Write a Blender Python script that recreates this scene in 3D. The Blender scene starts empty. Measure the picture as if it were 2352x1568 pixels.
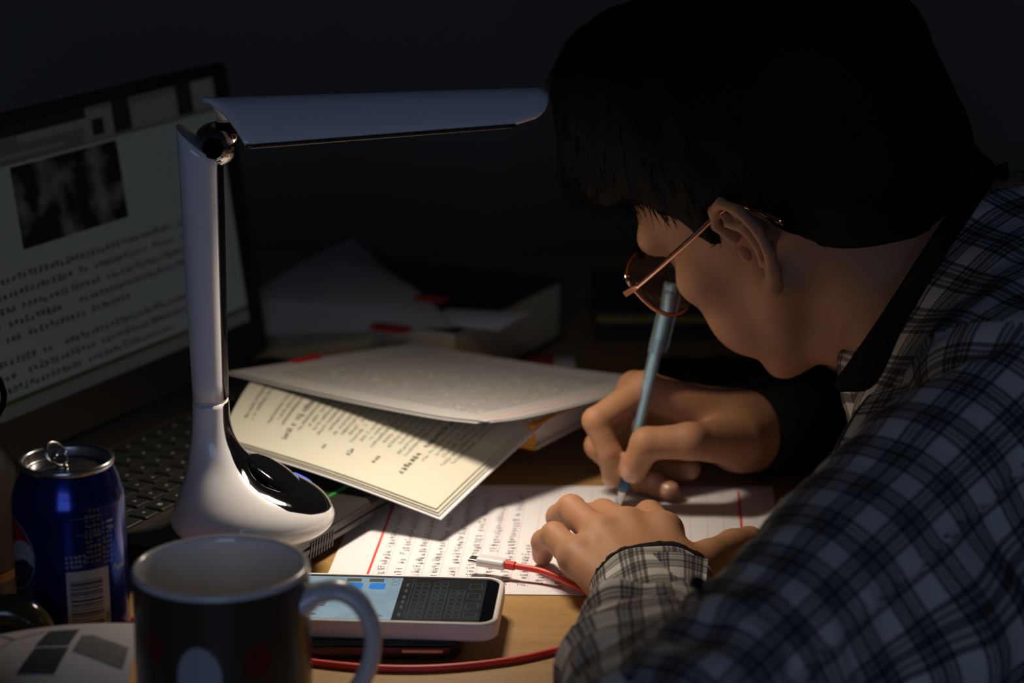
import bpy, math, random
import numpy as np
from mathutils import Vector, Matrix, noise as mnoise

random.seed(7); RNG = np.random.default_rng(7)
scene = bpy.context.scene
COL = scene.collection
DZ = 750.0                       # desk top above the floor, mm.  All lengths below are mm above the desk top.

# ------------------------------------------------------------------ camera, world, window light, exposure
CAM_H = 540.0; PITCH = math.radians(15.4); FPX = 5250.0
cam_d = bpy.data.cameras.new('camera'); cam = bpy.data.objects.new('camera', cam_d); COL.objects.link(cam)
cam.location = (0, 0, (DZ + CAM_H) / 1000); cam.rotation_euler = (math.pi / 2 - PITCH, 0, 0)
cam_d.lens = 50; cam_d.sensor_width = 22.4; cam_d.clip_start = 0.05
cam_d.dof.use_dof = True; cam_d.dof.focus_distance = 1.435; cam_d.dof.aperture_fstop = 2.8
scene.camera = cam
world = bpy.data.worlds.new('world'); scene.world = world; world.use_nodes = True
world.node_tree.nodes['Background'].inputs[0].default_value = (0.25, 0.35, 0.6, 1)
world.node_tree.nodes['Background'].inputs[1].default_value = 0.004
vs = scene.view_settings
vs.view_transform = 'Standard'; vs.look = 'None'; vs.exposure = 0.0; vs.gamma = 1.0; vs.use_curve_mapping = False
WINDOW_GLOW = 2.1               # dusk light of the window behind the camera
LED_POWER = 0.56                 # desk lamp, watts of light
SCREEN_GLOW = 0.027

# ------------------------------------------------------------------ helpers
def nrm(v): v = np.asarray(v, float); return v / np.linalg.norm(v)
CS, CC = math.sin(PITCH), math.cos(PITCH)
def at(px, py, z):               # point of the room at height z seen at a pixel of the photograph
    r = np.array([(px - 1176) / FPX, CC - (py - 784) / FPX * CS, -CS - (py - 784) / FPX * CC])
    return np.array([0, 0, CAM_H]) + r * ((z - CAM_H) / r[2])
def world_m(V): V = np.asarray(V, float).reshape(-1, 3).copy(); V[:, 2] += DZ; return V / 1000.0

ORG = {}
def props(o, label, cat, group=None):
    o['label'] = label; o['category'] = cat
    if group: o['group'] = group
    return o
def thing(name, label, cat, base, group=None):
    o = bpy.data.objects.new(name, None); COL.objects.link(o); o.empty_display_size = 0.02
    b = np.asarray(base, float); o.location = world_m(b)[0]; ORG[o.name] = b
    return props(o, label, cat, group)
def mk(name, V, F, mat, parent=None, smooth=False, uv=None, mi=None, kind=None, label=None):
    V = np.asarray(V, float).reshape(-1, 3)
    if parent is not None: base = ORG[parent.name]
    else: base = np.array([(V[:, 0].min() + V[:, 0].max()) / 2, (V[:, 1].min() + V[:, 1].max()) / 2, V[:, 2].min()])
    me = bpy.data.meshes.new(name)
    me.from_pydata(((V - base) / 1000.0).tolist(), [], [tuple(f) for f in F])
    for m in (mat if isinstance(mat, (list, tuple)) else [mat]): me.materials.append(m)
    if mi is not None: me.polygons.foreach_set('material_index', np.asarray(mi, np.int32))
    if uv is not None:
        l = me.uv_layers.new(name='UVMap'); l.data.foreach_set('uv', np.asarray(uv, np.float32).ravel())
    if smooth: me.polygons.foreach_set('use_smooth', np.ones(len(me.polygons), bool))
    me.update()
    o = bpy.data.objects.new(name, me); COL.objects.link(o)
    if parent is not None: o.parent = parent; ORG[o.name] = base
    else: o.location = world_m(base)[0]; ORG[o.name] = base
    if kind: o['kind'] = kind
    if label: o['label'] = label
    return o
def copy_piece(src, name, parent, off):        # shares mesh data; off in mm from the source
    c = src.copy(); c.name = name; COL.objects.link(c); c.parent = parent
    c.location = src.location + Vector([x / 1000 for x in off]); ORG[c.name] = ORG[src.name]
    return c
class B:                          # collects shapes into one mesh
    def __init__(s): s.V = []; s.F = []; s.n = 0
    def add(s, V, F):
        V = np.asarray(V, float).reshape(-1, 3)
        s.F += [tuple(i + s.n for i in f) for f in F]; s.V.append(V); s.n += len(V); return s
    def done(s, name, mat, parent=None, **k): return mk(name, np.vstack(s.V), s.F, mat, parent, **k)
def grid_faces(nu, nv, wrap=False):
    F = []
    for i in range(nu - 1):
        for j in range(nv - (0 if wrap else 1)):
            k = (j + 1) % nv
            F.append((i * nv + j, i * nv + k, (i + 1) * nv + k, (i + 1) * nv + j))
    return F
def loft(rings, cap=True):        # rings (n,m,3)
    R = np.asarray(rings, float); n, m = R.shape[:2]
    F = grid_faces(n, m, True)
    if cap: F.append(tuple(range(m))[::-1]); F.append(tuple((n - 1) * m + j for j in range(m)))
    return R.reshape(-1, 3), F
def box(c, s, ax=(1, 0, 0), ay=(0, 1, 0), az=(0, 0, 1), bev=0.0):
    c = np.asarray(c, float); ax, ay, az = map(np.asarray, (ax, ay, az)); hx, hy, hz = [x / 2 for x in s]
    def ring(z, ins): return [c + ax * x + ay * y + az * z for x, y in ((-hx + ins, -hy + ins), (hx - ins, -hy + ins), (hx - ins, hy - ins), (-hx + ins, hy - ins))]
    if bev <= 0: return loft([ring(-hz, 0), ring(hz, 0)])
    def oc(z, ins):
        b = bev; X, Y = hx - ins, hy - ins
        return [c + ax * x + ay * y + az * z for x, y in ((-X + b, -Y), (X - b, -Y), (X, -Y + b), (X, Y - b), (X - b, Y), (-X + b, Y), (-X, Y - b), (-X, -Y + b))]
    return loft([oc(-hz, bev * .6), oc(-hz + bev, 0), oc(hz - bev, 0), oc(hz, bev * .6)])
def frames(P):
    P = np.asarray(P, float); T = np.gradient(P, axis=0); T /= np.linalg.norm(T, axis=1)[:, None]
    ref = np.array([0, 0, 1.]) if abs(T[0][2]) < .9 else np.array([1., 0, 0])
    N = []; n = ref - T[0] * (ref @ T[0]); n /= np.linalg.norm(n)
    for t in T:
        n = n - t * (n @ t); n /= np.linalg.norm(n); N.append(n)
    N = np.array(N); return T, N, np.cross(T, N)
def tube(P, r, m=10, r2=None, cap=True):
    P = np.asarray(P, float); T, N, Bn = frames(P); r = np.broadcast_to(np.asarray(r, float), (len(P),)); r2 = r if r2 is None else np.broadcast_to(np.asarray(r2, float), (len(P),))
    a = np.linspace(0, 2 * np.pi, m, endpoint=False)
    R = P[:, None] + N[:, None] * (np.cos(a)[None, :, None] * r[:, None, None]) + Bn[:, None] * (np.sin(a)[None, :, None] * r2[:, None, None])
    return loft(R, cap)
def spline(K, n=40):              # Catmull-Rom through the key points
    K = np.asarray(K, float); K = np.vstack([2 * K[0] - K[1], K, 2 * K[-1] - K[-2]]); s = len(K) - 3; out = []
    for t in np.linspace(0, s - 1e-6, n):
        i = int(t); u = t - i; a, b, c, d = K[i:i + 4]
        out.append(.5 * (2 * b + (c - a) * u + (2 * a - 5 * b + 4 * c - d) * u * u + (3 * b - a - 3 * c + d) * u ** 3))
    return np.array(out)
def lathe(prof, c, m=64, cap=False):
    c = np.asarray(c, float); a = np.linspace(0, 2 * np.pi, m, endpoint=False)
    return loft([[c + (r * math.cos(t), r * math.sin(t), z) for t in a] for r, z in prof], cap)
def rrect(w, h, r, n=6):          # rounded rectangle outline
    out = []
    for cx, cy, a0 in ((w / 2 - r, h / 2 - r, 0), (-w / 2 + r, h / 2 - r, 90), (-w / 2 + r, -h / 2 + r, 180), (w / 2 - r, -h / 2 + r, 270)):
        for k in range(n + 1):
            t = math.radians(a0 + 90 * k / n); out.append((cx + r * math.cos(t), cy + r * math.sin(t)))
    return out
def uvsphere(c, r, n=24, m=32):
    c = np.asarray(c, float); r = np.broadcast_to(np.asarray(r, float), (3,))
    return loft([[c + r * np.array([math.sin(p) * math.cos(t), math.sin(p) * math.sin(t), math.cos(p)]) for t in np.linspace(0, 2 * np.pi, m, endpoint=False)] for p in np.linspace(np.pi - 1e-3, 1e-3, n)])

# ------------------------------------------------------------------ materials
def mat(name, col, rough=.5, metal=0., coat=0., spec=None, bump=0., bscale=400., var=0., vscale=8., trans=0., ior=None, sss=0., emit=None, estr=0., sheen=0.):
    m = bpy.data.materials.new(name); m.use_nodes = True; nt = m.node_tree; b = nt.nodes['Principled BSDF']
    b.inputs['Base Color'].default_value = (*col, 1); b.inputs['Roughness'].default_value = rough; b.inputs['Metallic'].default_value = metal
    b.inputs['Coat Weight'].default_value = coat; b.inputs['Coat Roughness'].default_value = .06
    if spec is not None: b.inputs['Specular IOR Level'].default_value = spec
    b.inputs['Transmission Weight'].default_value = trans
    if ior: b.inputs['IOR'].default_value = ior
    if sss: b.inputs['Subsurface Weight'].default_value = sss; b.inputs['Subsurface Radius'].default_value = (.004, .0018, .001); b.inputs['Subsurface Scale'].default_value = 1.0
    if emit: b.inputs['Emission Color'].default_value = (*emit, 1); b.inputs['Emission Strength'].default_value = estr
    if sheen: b.inputs['Sheen Weight'].default_value = sheen
    tc = nt.nodes.new('ShaderNodeTexCoord')
    if var:
        n = nt.nodes.new('ShaderNodeTexNoise'); n.inputs['Scale'].default_value = vscale; n.inputs['Detail'].default_value = 5
        nt.links.new(tc.outputs['Object'], n.inputs['Vector'])
        mx = nt.nodes.new('ShaderNodeMix'); mx.data_type = 'RGBA'
        mx.inputs[6].default_value = (*[c * (1 - var) for c in col], 1); mx.inputs[7].default_value = (*[min(1, c * (1 + var)) for c in col], 1)
        nt.links.new(n.outputs['Fac'], mx.inputs[0]); nt.links.new(mx.outputs[2], b.inputs['Base Color'])
    if bump:
        n = nt.nodes.new('ShaderNodeTexNoise'); n.inputs['Scale'].default_value = bscale; n.inputs['Detail'].default_value = 3
        nt.links.new(tc.outputs['Object'], n.inputs['Vector'])
        bp = nt.nodes.new('ShaderNodeBump'); bp.inputs['Strength'].default_value = bump; bp.inputs['Distance'].default_value = .0006
        nt.links.new(n.outputs['Fac'], bp.inputs['Height']); nt.links.new(bp.outputs['Normal'], b.inputs['Normal'])
    return m
def emat(name, col, s):
    return mat(name, (.01, .01, .01), .25, emit=col, estr=s)
M = {}
M['wall'] = mat('dark_wall_paint', (.26, .23, .17), .9, bump=.2, bscale=60, var=.15, vscale=2)
M['floor'] = mat('floor_laminate', (.05, .035, .025), .5, var=.3, vscale=3)
M['ceil'] = mat('ceiling_paint', (.12, .12, .13), .9, var=.05)
M['frame_white'] = mat('window_frame_paint', (.5, .5, .5), .4, var=.04)
M['window_glow'] = emat('dusk_window_glass', (.42, .58, 1.0), WINDOW_GLOW)
M['white_plastic'] = mat('glossy_white_plastic', (.84, .83, .83), .22, coat=.5, var=.02)
M['black_gloss'] = mat('glossy_black_plastic', (.004, .004, .005), .05, spec=.3, var=.1)
M['chrome'] = mat('polished_chrome', (.75, .75, .77), .04, 1.0, var=.02)
M['dark_chrome'] = mat('dark_chrome', (.45, .45, .47), .07, 1.0, var=.02)
M['led'] = mat('led_diffuser', (.8, .8, .8), .4, emit=(1.0, .80, .60), estr=9.0, var=.01)
M['blue_led'] = emat('blue_touch_light', (.1, .2, 1.0), 1.2)
M['rim_brown'] = mat('lamp_underside_plastic', (.05, .035, .02), .35, var=.1)
M['laptop'] = mat('dark_laptop_plastic', (.018, .016, .015), .42, bump=.1, bscale=900, var=.1)
M['laptop_edge'] = mat('laptop_edge_metal', (.05, .045, .042), .35, .3, var=.1)
M['laptop_deck'] = mat('keyboard_deck', (.045, .036, .026), .38, .2, var=.1)
M['key'] = mat('key_plastic', (.012, .013, .010), .45, bump=.1, var=.1)
M['legend'] = mat('key_legend_print', (.45, .42, .36), .6, var=.02)
M['green_stripe'] = mat('green_stripe', (.02, .22, .04), .4, emit=(.05, .6, .1), estr=.02, var=.05)
M['screen'] = emat('screen_page_glow', (.85, .95, 1.0), SCREEN_GLOW)
M['screen_bar'] = emat('screen_toolbar_glow', (.85, .92, .85), SCREEN_GLOW * .40)
M['screen_bar2'] = emat('screen_tab_glow', (.85, .9, .85), SCREEN_GLOW * .62)
M['screen_dark'] = emat('screen_dark_pixels', (.8, .8, .8), SCREEN_GLOW * .06)
M['screen_text'] = emat('screen_text_pixels', (.8, .9, .9), SCREEN_GLOW * .17)
M['screen_olive'] = emat('screen_olive_line', (.7, .75, .3), SCREEN_GLOW * .25)
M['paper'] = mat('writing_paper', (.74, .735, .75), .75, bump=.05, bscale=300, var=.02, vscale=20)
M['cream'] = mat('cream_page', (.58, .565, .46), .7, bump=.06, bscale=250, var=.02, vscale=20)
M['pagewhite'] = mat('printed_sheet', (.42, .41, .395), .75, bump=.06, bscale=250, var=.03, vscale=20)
M['page_edge'] = mat('page_block_edge', (.66, .60, .50), .8, bump=.5, bscale=900, var=.08, vscale=60)
M['ink'] = mat('handwriting_ink', (.09, .085, .09), .6, var=.1)
M['print'] = mat('printed_text', (.16, .15, .12), .7, var=.1)
M['print_faint'] = mat('faint_printed_text', (.20, .19, .18), .7, var=.1)
M['print_bold'] = mat('bold_printed_text', (.07, .065, .06), .7, var=.1)
M['red_line'] = mat('red_print', (.72, .05, .04), .7, var=.05)
M['pink_line'] = mat('pink_rule_print', (.78, .40, .36), .7, var=.05)
M['red_tab'] = mat('red_index_tab', (.45, .02, .02), .5, var=.1)
M['orange'] = mat('orange_book_cover', (.62, .25, .02), .45, var=.12, vscale=20)
M['yellow_page'] = mat('pale_yellow_block', (.70, .60, .36), .8, bump=.4, bscale=700, var=.05)
M['dark_book'] = mat('dark_book_cover', (.012, .012, .014), .6, var=.2)
M['dark_yellow'] = mat('dim_yellow_cover', (.30, .22, .03), .6, var=.1)
M['black_cloth'] = mat('black_cloth', (.004, .004, .004), .95, bump=.6, bscale=500, var=.2, spec=.1)
M['black_knit'] = mat('black_knit', (.010, .009, .008), .95, bump=.9, bscale=700, var=.3, spec=.1)
M['red_cable'] = mat('red_cable_rubber', (.70, .045, .03), .42, var=.04)
M['plug_white'] = mat('plug_white_plastic', (.72, .68, .68), .35, var=.02)
M['steel'] = mat('brushed_steel', (.55, .53, .50), .22, 1.0, var=.03)
M['alu'] = mat('can_aluminium', (.62, .62, .63), .24, 1.0, bump=.1, bscale=300, var=.04)
M['can_blue'] = mat('blue_can_lacquer', (.008, .022, .20), .22, .75, coat=.3, var=.06, vscale=15)
M['can_navy'] = mat('navy_can_print', (.006, .012, .06), .3, .3, var=.1)
M['can_white'] = mat('can_white_print', (.48, .47, .45), .35, .3, var=.03)
M['can_lightblue'] = mat('can_lightblue_print', (.20, .36, .48), .35, .3, var=.03)
M['can_gold'] = mat('can_gold_print', (.36, .27, .10), .35, .4, var=.05)
M['can_red'] = mat('can_red_print', (.40, .015, .012), .35, .3, var=.05)
M['can_bar'] = mat('can_barcode_ink', (.012, .012, .03), .4, .2, var=.05)
M['hole_shade'] = mat('can_opening_shade', (.004, .004, .004), .8, var=.05)
M['mug_out'] = mat('brown_mug_glaze', (.060, .045, .030), .30, coat=.25, var=.05, vscale=25)
M['mug_in'] = mat('white_mug_glaze', (.86, .83, .78), .20, coat=.5, var=.02)
M['mug_pale'] = mat('mug_pale_print', (.42, .45, .47), .3, coat=.25, var=.03)
M['mug_red'] = mat('mug_red_print', (.13, .008, .008), .3, coat=.25, var=.05)
M['case'] = mat('cream_phone_case', (.80, .74, .66), .45, var=.02)
M['phone_black'] = mat('black_phone_case', (.008, .008, .009), .28, coat=.3, var=.05)
M['glass_black'] = mat('black_phone_glass', (.004, .004, .006), .06, coat=.4, var=.05)
M['ui_blue'] = emat('chat_screen_glow', (.42, .68, .85), .20)
M['ui_bubble'] = emat('blue_bubble_glow', (.03, .28, .80), .7)
M['ui_photo'] = emat('thumbnail_glow', (.5, .5, .3), .16)
M['ui_line'] = emat('key_outline_glow', (.6, .7, .85), .08)
M['ui_dark'] = emat('dark_ui_ink', (.1, .2, .3), .05)
M['olive'] = mat('olive_glazed_ceramic', (.05, .042, .014), .12, coat=.4, var=.1)
M['brown_jar'] = mat('dark_brown_jar', (.030, .020, .008), .5, var=.2)
M['amber'] = mat('amber_plastic', (.16, .06, .015), .4, var=.1)
M['leaf_white'] = mat('leaflet_paper', (.62, .58, .55), .6, var=.03)
M['leaf_photo'] = mat('leaflet_photo_print', (.05, .055, .06), .5, var=.8, vscale=70)
M['leaf_art'] = mat('leaflet_ink_drawing', (.16, .16, .14), .6, var=.7, vscale=120)
M['leaf_yellow_light'] = mat('leaflet_yellow_light', (.55, .48, .16), .6, var=.05)
M['leaf_line'] = mat('leaflet_brown_line', (.10, .05, .04), .6, var=.05)
M['skin'] = mat('skin', (.41, .20, .10), .58, spec=.38, bump=.22, bscale=420, var=.07, vscale=45, sss=.12)
M['nail'] = mat('fingernail', (.50, .27, .18), .28, var=.03)
M['eye'] = mat('eyeball', (.7, .68, .65), .15, var=.02)
M['hair'] = mat('black_hair', (.0022, .002, .0019), .7, var=.3, vscale=50, spec=.12)
M['rose_gold'] = mat('rose_gold_metal', (.80, .44, .31), .14, 1.0, var=.03)
M['lens'] = mat('spectacle_lens', (1, 1, 1), .0, trans=1.0, ior=1.38)
M['nosepad'] = mat('clear_nose_pad', (.8, .8, .8), .1, trans=.8, ior=1.4)
M['trouser'] = mat('dark_trousers', (.02, .02, .025), .9, bump=.3, var=.2)
M['pen_clear'] = mat('clear_blue_pen_barrel', (.78, .93, .96), .04, trans=.9, ior=1.45)
M['pen_blue'] = mat('blue_pen_grip', (.05, .16, .30), .3, var=.05)
M['pen_core'] = mat('pen_refill', (.62, .76, .79), .25, coat=.3, var=.05)
M['stool_wood'] = mat('stool_wood', (.25, .14, .06), .5, var=.25, vscale=10)
M['desk_leg'] = mat('desk_leg_metal', (.03, .03, .03), .4, .6, var=.1)

def wood_mat():
    m = bpy.data.materials.new('beech_desk_laminate'); m.use_nodes = True; nt = m.node_tree; b = nt.nodes['Principled BSDF']
    tc = nt.nodes.new('ShaderNodeTexCoord')
    def noise(sc, scale, det=4):
        mp = nt.nodes.new('ShaderNodeMapping'); mp.inputs['Scale'].default_value = sc; nt.links.new(tc.outputs['Object'], mp.inputs[0])
        n = nt.nodes.new('ShaderNodeTexNoise'); n.inputs['Scale'].default_value = scale; n.inputs['Detail'].default_value = det
        nt.links.new(mp.outputs[0], n.inputs['Vector']); return n
    n1 = noise((2, 18, 2), 6); n2 = noise((1, 9, 1), 150, 2)
    r1 = nt.nodes.new('ShaderNodeValToRGB'); e = r1.color_ramp.elements
    e[0].position = .3; e[0].color = (.36, .205, .065, 1); e[1].position = .75; e[1].color = (.45, .27, .095, 1)
    r2 = nt.nodes.new('ShaderNodeValToRGB'); e = r2.color_ramp.elements
    e[0].position = .60; e[0].color = (1, 1, 1, 1); e[1].position = .70; e[1].color = (.72, .64, .55, 1)
    mx = nt.nodes.new('ShaderNodeMix'); mx.data_type = 'RGBA'; mx.blend_type = 'MULTIPLY'; mx.inputs[0].default_value = 1
    nt.links.new(n1.outputs['Fac'], r1.inputs[0]); nt.links.new(n2.outputs['Fac'], r2.inputs[0])
    nt.links.new(r1.outputs[0], mx.inputs[6]); nt.links.new(r2.outputs[0], mx.inputs[7]); nt.links.new(mx.outputs[2], b.inputs['Base Color'])
    b.inputs['Roughness'].default_value = .42
    return m
M['wood'] = wood_mat()

def plaid_mat():                  # UV in metres of cloth; groups of five dark lines every 25 mm, both ways
    m = bpy.data.materials.new('plaid_flannel'); m.use_nodes = True; nt = m.node_tree; b = nt.nodes['Principled BSDF']
    uv = nt.nodes.new('ShaderNodeUVMap'); sp = nt.nodes.new('ShaderNodeSeparateXYZ'); nt.links.new(uv.outputs[0], sp.inputs[0])
    facs = []
    for k, off in ((0, .13), (1, .37)):
        a = nt.nodes.new('ShaderNodeMath'); a.operation = 'MULTIPLY_ADD'; a.inputs[1].default_value = 1 / .0345; a.inputs[2].default_value = off + 40
        f = nt.nodes.new('ShaderNodeMath'); f.operation = 'FRACT'
        nt.links.new(sp.outputs[k], a.inputs[0]); nt.links.new(a.outputs[0], f.inputs[0])
        r = nt.nodes.new('ShaderNodeValToRGB'); cr = r.color_ramp; cr.interpolation = 'CONSTANT'
        stops = [(0, 0), (.42, .92), (.50, .30), (.545, .85), (.60, .35), (.645, .95), (.765, .35), (.81, .85), (.865, .30), (.91, .92), (.985, 0)]
        cr.elements[0].position = 0; cr.elements[0].color = (0, 0, 0, 1); cr.elements.remove(cr.elements[1])
        for p, v in stops[1:]:
            e = cr.elements.new(p); e.color = (v, v, v, 1)
        nt.links.new(f.outputs[0], r.inputs[0])
        inv = nt.nodes.new('ShaderNodeMath'); inv.operation = 'MULTIPLY_ADD'; inv.inputs[1].default_value = -.80; inv.inputs[2].default_value = 1
        nt.links.new(r.outputs[0], inv.inputs[0]); facs.append(inv)
    mu = nt.nodes.new('ShaderNodeMath'); mu.operation = 'MULTIPLY'
    nt.links.new(facs[0].outputs[0], mu.inputs[0]); nt.links.new(facs[1].outputs[0], mu.inputs[1])
    mx = nt.nodes.new('ShaderNodeMix'); mx.data_type = 'RGBA'; mx.inputs[6].default_value = (.006, .006, .007, 1); mx.inputs[7].default_value = (.66, .63, .58, 1)
    nt.links.new(mu.outputs[0], mx.inputs[0]); nt.links.new(mx.outputs[2], b.inputs['Base Color'])
    b.inputs['Roughness'].default_value = .95; b.inputs['Specular IOR Level'].default_value = .1
    tc = nt.nodes.new('ShaderNodeTexCoord'); n = nt.nodes.new('ShaderNodeTexNoise'); n.inputs['Scale'].default_value = 900
    nt.links.new(tc.outputs['Object'], n.inputs['Vector'])
    bp = nt.nodes.new('ShaderNodeBump'); bp.inputs['Strength'].default_value = .35; bp.inputs['Distance'].default_value = .0005
    nt.links.new(n.outputs['Fac'], bp.inputs['Height']); nt.links.new(bp.outputs[0], b.inputs['Normal'])
    return m
M['plaid'] = plaid_mat()

def picture_mat(name, c0, c1, scale, strength):   # a blurry grey picture shown on a screen
    m = bpy.data.materials.new(name); m.use_nodes = True; nt = m.node_tree; b = nt.nodes['Principled BSDF']
    b.inputs['Base Color'].default_value = (.01, .01, .01, 1); b.inputs['Roughness'].default_value = .25
    tc = nt.nodes.new('ShaderNodeTexCoord'); n = nt.nodes.new('ShaderNodeTexNoise'); n.inputs['Scale'].default_value = scale; n.inputs['Detail'].default_value = 4
    nt.links.new(tc.outputs['Object'], n.inputs['Vector'])
    r = nt.nodes.new('ShaderNodeValToRGB'); e = r.color_ramp.elements; e[0].position = .48; e[0].color = (*c0, 1); e[1].position = .72; e[1].color = (*c1, 1)
    nt.links.new(n.outputs['Fac'], r.inputs[0]); nt.links.new(r.outputs[0], b.inputs['Emission Color']); b.inputs['Emission Strength'].default_value = strength
    return m
M['screen_pic'] = picture_mat('screen_grey_picture', (.02, .02, .02), (.75, .8, .85), 38, SCREEN_GLOW * .6)
M['ui_nebula'] = picture_mat('keyboard_wallpaper_glow', (.006, .006, .03), (.10, .40, .34), 45, .035)
M['ui_sky'] = picture_mat('chat_wallpaper_glow', (.36, .54, .64), (.48, .64, .72), 60, .52)

# ------------------------------------------------------------------ stroke writing on any surface f(u,v)->point
def glyph_strokes(n):
    S = []
    for _ in range(n):
        k = random.random()
        if k < .42: y = random.uniform(.08, .92); x0 = random.uniform(0, .4); S.append((x0, y, random.uniform(.6, 1), y + random.uniform(-.06, .1)))
        elif k < .75: x = random.uniform(.1, .9); S.append((x, random.uniform(.55, 1), x + random.uniform(-.06, .06), random.uniform(0, .4)))
        else: x = random.uniform(.3, .8); S.append((x, random.uniform(.5, .9), x + random.choice((-1, 1)) * random.uniform(.2, .4), random.uniform(0, .3)))
    return S
def write(bm, f, lines, ch, w, strokes=6, jit=0.):
    # lines: (u0, v, u1) in surface units, text runs along u; ch = glyph size (su, sv); w = stroke width
    for u0, v, u1 in lines:
        u = u0
        while u < u1 - ch[0] * .8:
            s = random.uniform(.8, 1.05)
            if random.random() < .06: u += ch[0] * 1.1; continue
            dv = random.uniform(-jit, jit)
            for a, b_, c, d in glyph_strokes(strokes):
                p = np.array([u + a * ch[0] * .86 * s, v + dv + b_ * ch[1] * s]); q = np.array([u + c * ch[0] * .86 * s, v + dv + d * ch[1] * s])
                t = q - p; L = np.linalg.norm(t)
                if L < 1e-6: continue
                nn = np.array([-t[1], t[0]]) / L * w / 2
                bm.add([f(*(p + nn)), f(*(p - nn)), f(*(q - nn)), f(*(q + nn))], [(0, 1, 2, 3)])
            u += ch[0]
def strip(bm, f, u0, v0, u1, v1, w, n=1):
    p = np.array([u0, v0], float); q = np.array([u1, v1], float); t = q - p; nn = np.array([-t[1], t[0]]) / np.linalg.norm(t) * w / 2
    V = []
    for k in range(n + 1): c = p + t * k / n; V += [f(*(c + nn)), f(*(c - nn))]
    bm.add(V, [(2 * k, 2 * k + 1, 2 * k + 3, 2 * k + 2) for k in range(n)])
def rectp(bm, f, u0, v0, u1, v1, n=1):
    V = [f(u0 + (u1 - u0) * i / n, v0 + (v1 - v0) * j / n) for i in range(n + 1) for j in range(n + 1)]
    bm.add(V, grid_faces(n + 1, n + 1))

# ------------------------------------------------------------------ signed distance modelling
def sd_cone(P, a, b, ra, rb):
    a = np.asarray(a, np.float32); b = np.asarray(b, np.float32); ab = b - a
    t = np.clip(((P - a) @ ab) / max(float(ab @ ab), 1e-6), 0, 1)
    return np.linalg.norm(P - a - t[..., None] * ab, axis=-1) - (ra + (rb - ra) * t)
def sd_chain(P, pts, rad, k=None):
    d = None
    for i in range(len(pts) - 1):
        e = sd_cone(P, pts[i], pts[i + 1], rad[i], rad[i + 1]); d = e if d is None else (np.minimum(d, e) if k is None else smin(d, e, k))
    return d
def sd_ell(P, c, r, R=None):
    q = P - np.asarray(c, np.float32)
    if R is not None: q = q @ np.asarray(R, np.float32)
    r = np.asarray(r, np.float32); k0 = np.linalg.norm(q / r, axis=-1); k1 = np.linalg.norm(q / (r * r), axis=-1)
    return k0 * (k0 - 1) / np.maximum(k1, 1e-6)
def smin(a, b, k):
    h = np.clip(.5 + .5 * (b - a) / k, 0, 1); return b + (a - b) * h - k * h * (1 - h)
def smax(a, b, k): return -smin(-a, -b, k)
def surface(fn, lo, hi, h):       # naive surface nets
    lo = np.asarray(lo, float); hi = np.asarray(hi, float); n = np.ceil((hi - lo) / h).astype(int) + 1
    ax = [np.float32(lo[i]) + np.arange(n[i], dtype=np.float32) * np.float32(h) for i in range(3)]
    D = np.empty(n, np.float32); step = max(1, int(1.2e6 / (n[1] * n[2])))
    for i in range(0, n[0], step):
        G = np.stack(np.meshgrid(ax[0][i:i + step], ax[1], ax[2], indexing='ij'), -1); D[i:i + step] = fn(G)
    ins = D < 0
    corner = [(i, j, k) for i in (0, 1) for j in (0, 1) for k in (0, 1)]
    m = n - 1
    cnt = np.zeros(m, np.int8)
    for i, j, k in corner: cnt += ins[i:i + m[0], j:j + m[1], k:k + m[2]]
    cells = np.argwhere((cnt > 0) & (cnt < 8)); idx = -np.ones(m, np.int64); idx[tuple(cells.T)] = np.arange(len(cells))
    acc = np.zeros((len(cells), 3)); num = np.zeros(len(cells))
    for axn in range(3):
        o1, o2 = [x for x in range(3) if x != axn]
        for s1 in (0, 1):
            for s2 in (0, 1):
                c0 = cells.copy(); c0[:, o1] += s1; c0[:, o2] += s2; c1 = c0.copy(); c1[:, axn] += 1
                d0 = D[tuple(c0.T)]; d1 = D[tuple(c1.T)]; cr = (d0 < 0) != (d1 < 0)
                t = np.where(cr, d0 / np.where(cr, d0 - d1, 1), 0)
                p = c0 - cells; p = p.astype(float); p[:, axn] += t
                acc[cr] += p[cr]; num[cr] += 1
    V = lo + (cells + acc / num[:, None]) * h
    F = []
    for axn in range(3):
        o1, o2 = (axn + 1) % 3, (axn + 2) % 3
        sl0 = [slice(None)] * 3; sl1 = [slice(None)] * 3; sl0[axn] = slice(0, n[axn] - 1); sl1[axn] = slice(1, n[axn])
        e = np.argwhere(ins[tuple(sl0)] != ins[tuple(sl1)])
        e = e[(e[:, o1] > 0) & (e[:, o2] > 0) & (e[:, o1] < n[o1] - 1) & (e[:, o2] < n[o2] - 1)]
        q = []
        for a, b_ in ((0, 0), (1, 0), (1, 1), (0, 1)):
            c = e.copy(); c[:, o1] -= a; c[:, o2] -= b_; q.append(idx[tuple(c.T)])
        q = np.stack(q, 1); s = ins[tuple(e.T)]
        q[~s] = q[~s][:, ::-1]; F.append(q)
    F = np.vstack(F); F = F[(F >= 0).all(1)]
    return V, F[:, ::-1] if False else F
def vnormals(V, F):
    F = np.asarray(F); n = np.cross(V[F[:, 2]] - V[F[:, 0]], V[F[:, 3]] - V[F[:, 1]]); N = np.zeros_like(V)
    for k in range(4): np.add.at(N, F[:, k], n)
    return N / np.maximum(np.linalg.norm(N, axis=1), 1e-9)[:, None]

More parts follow.
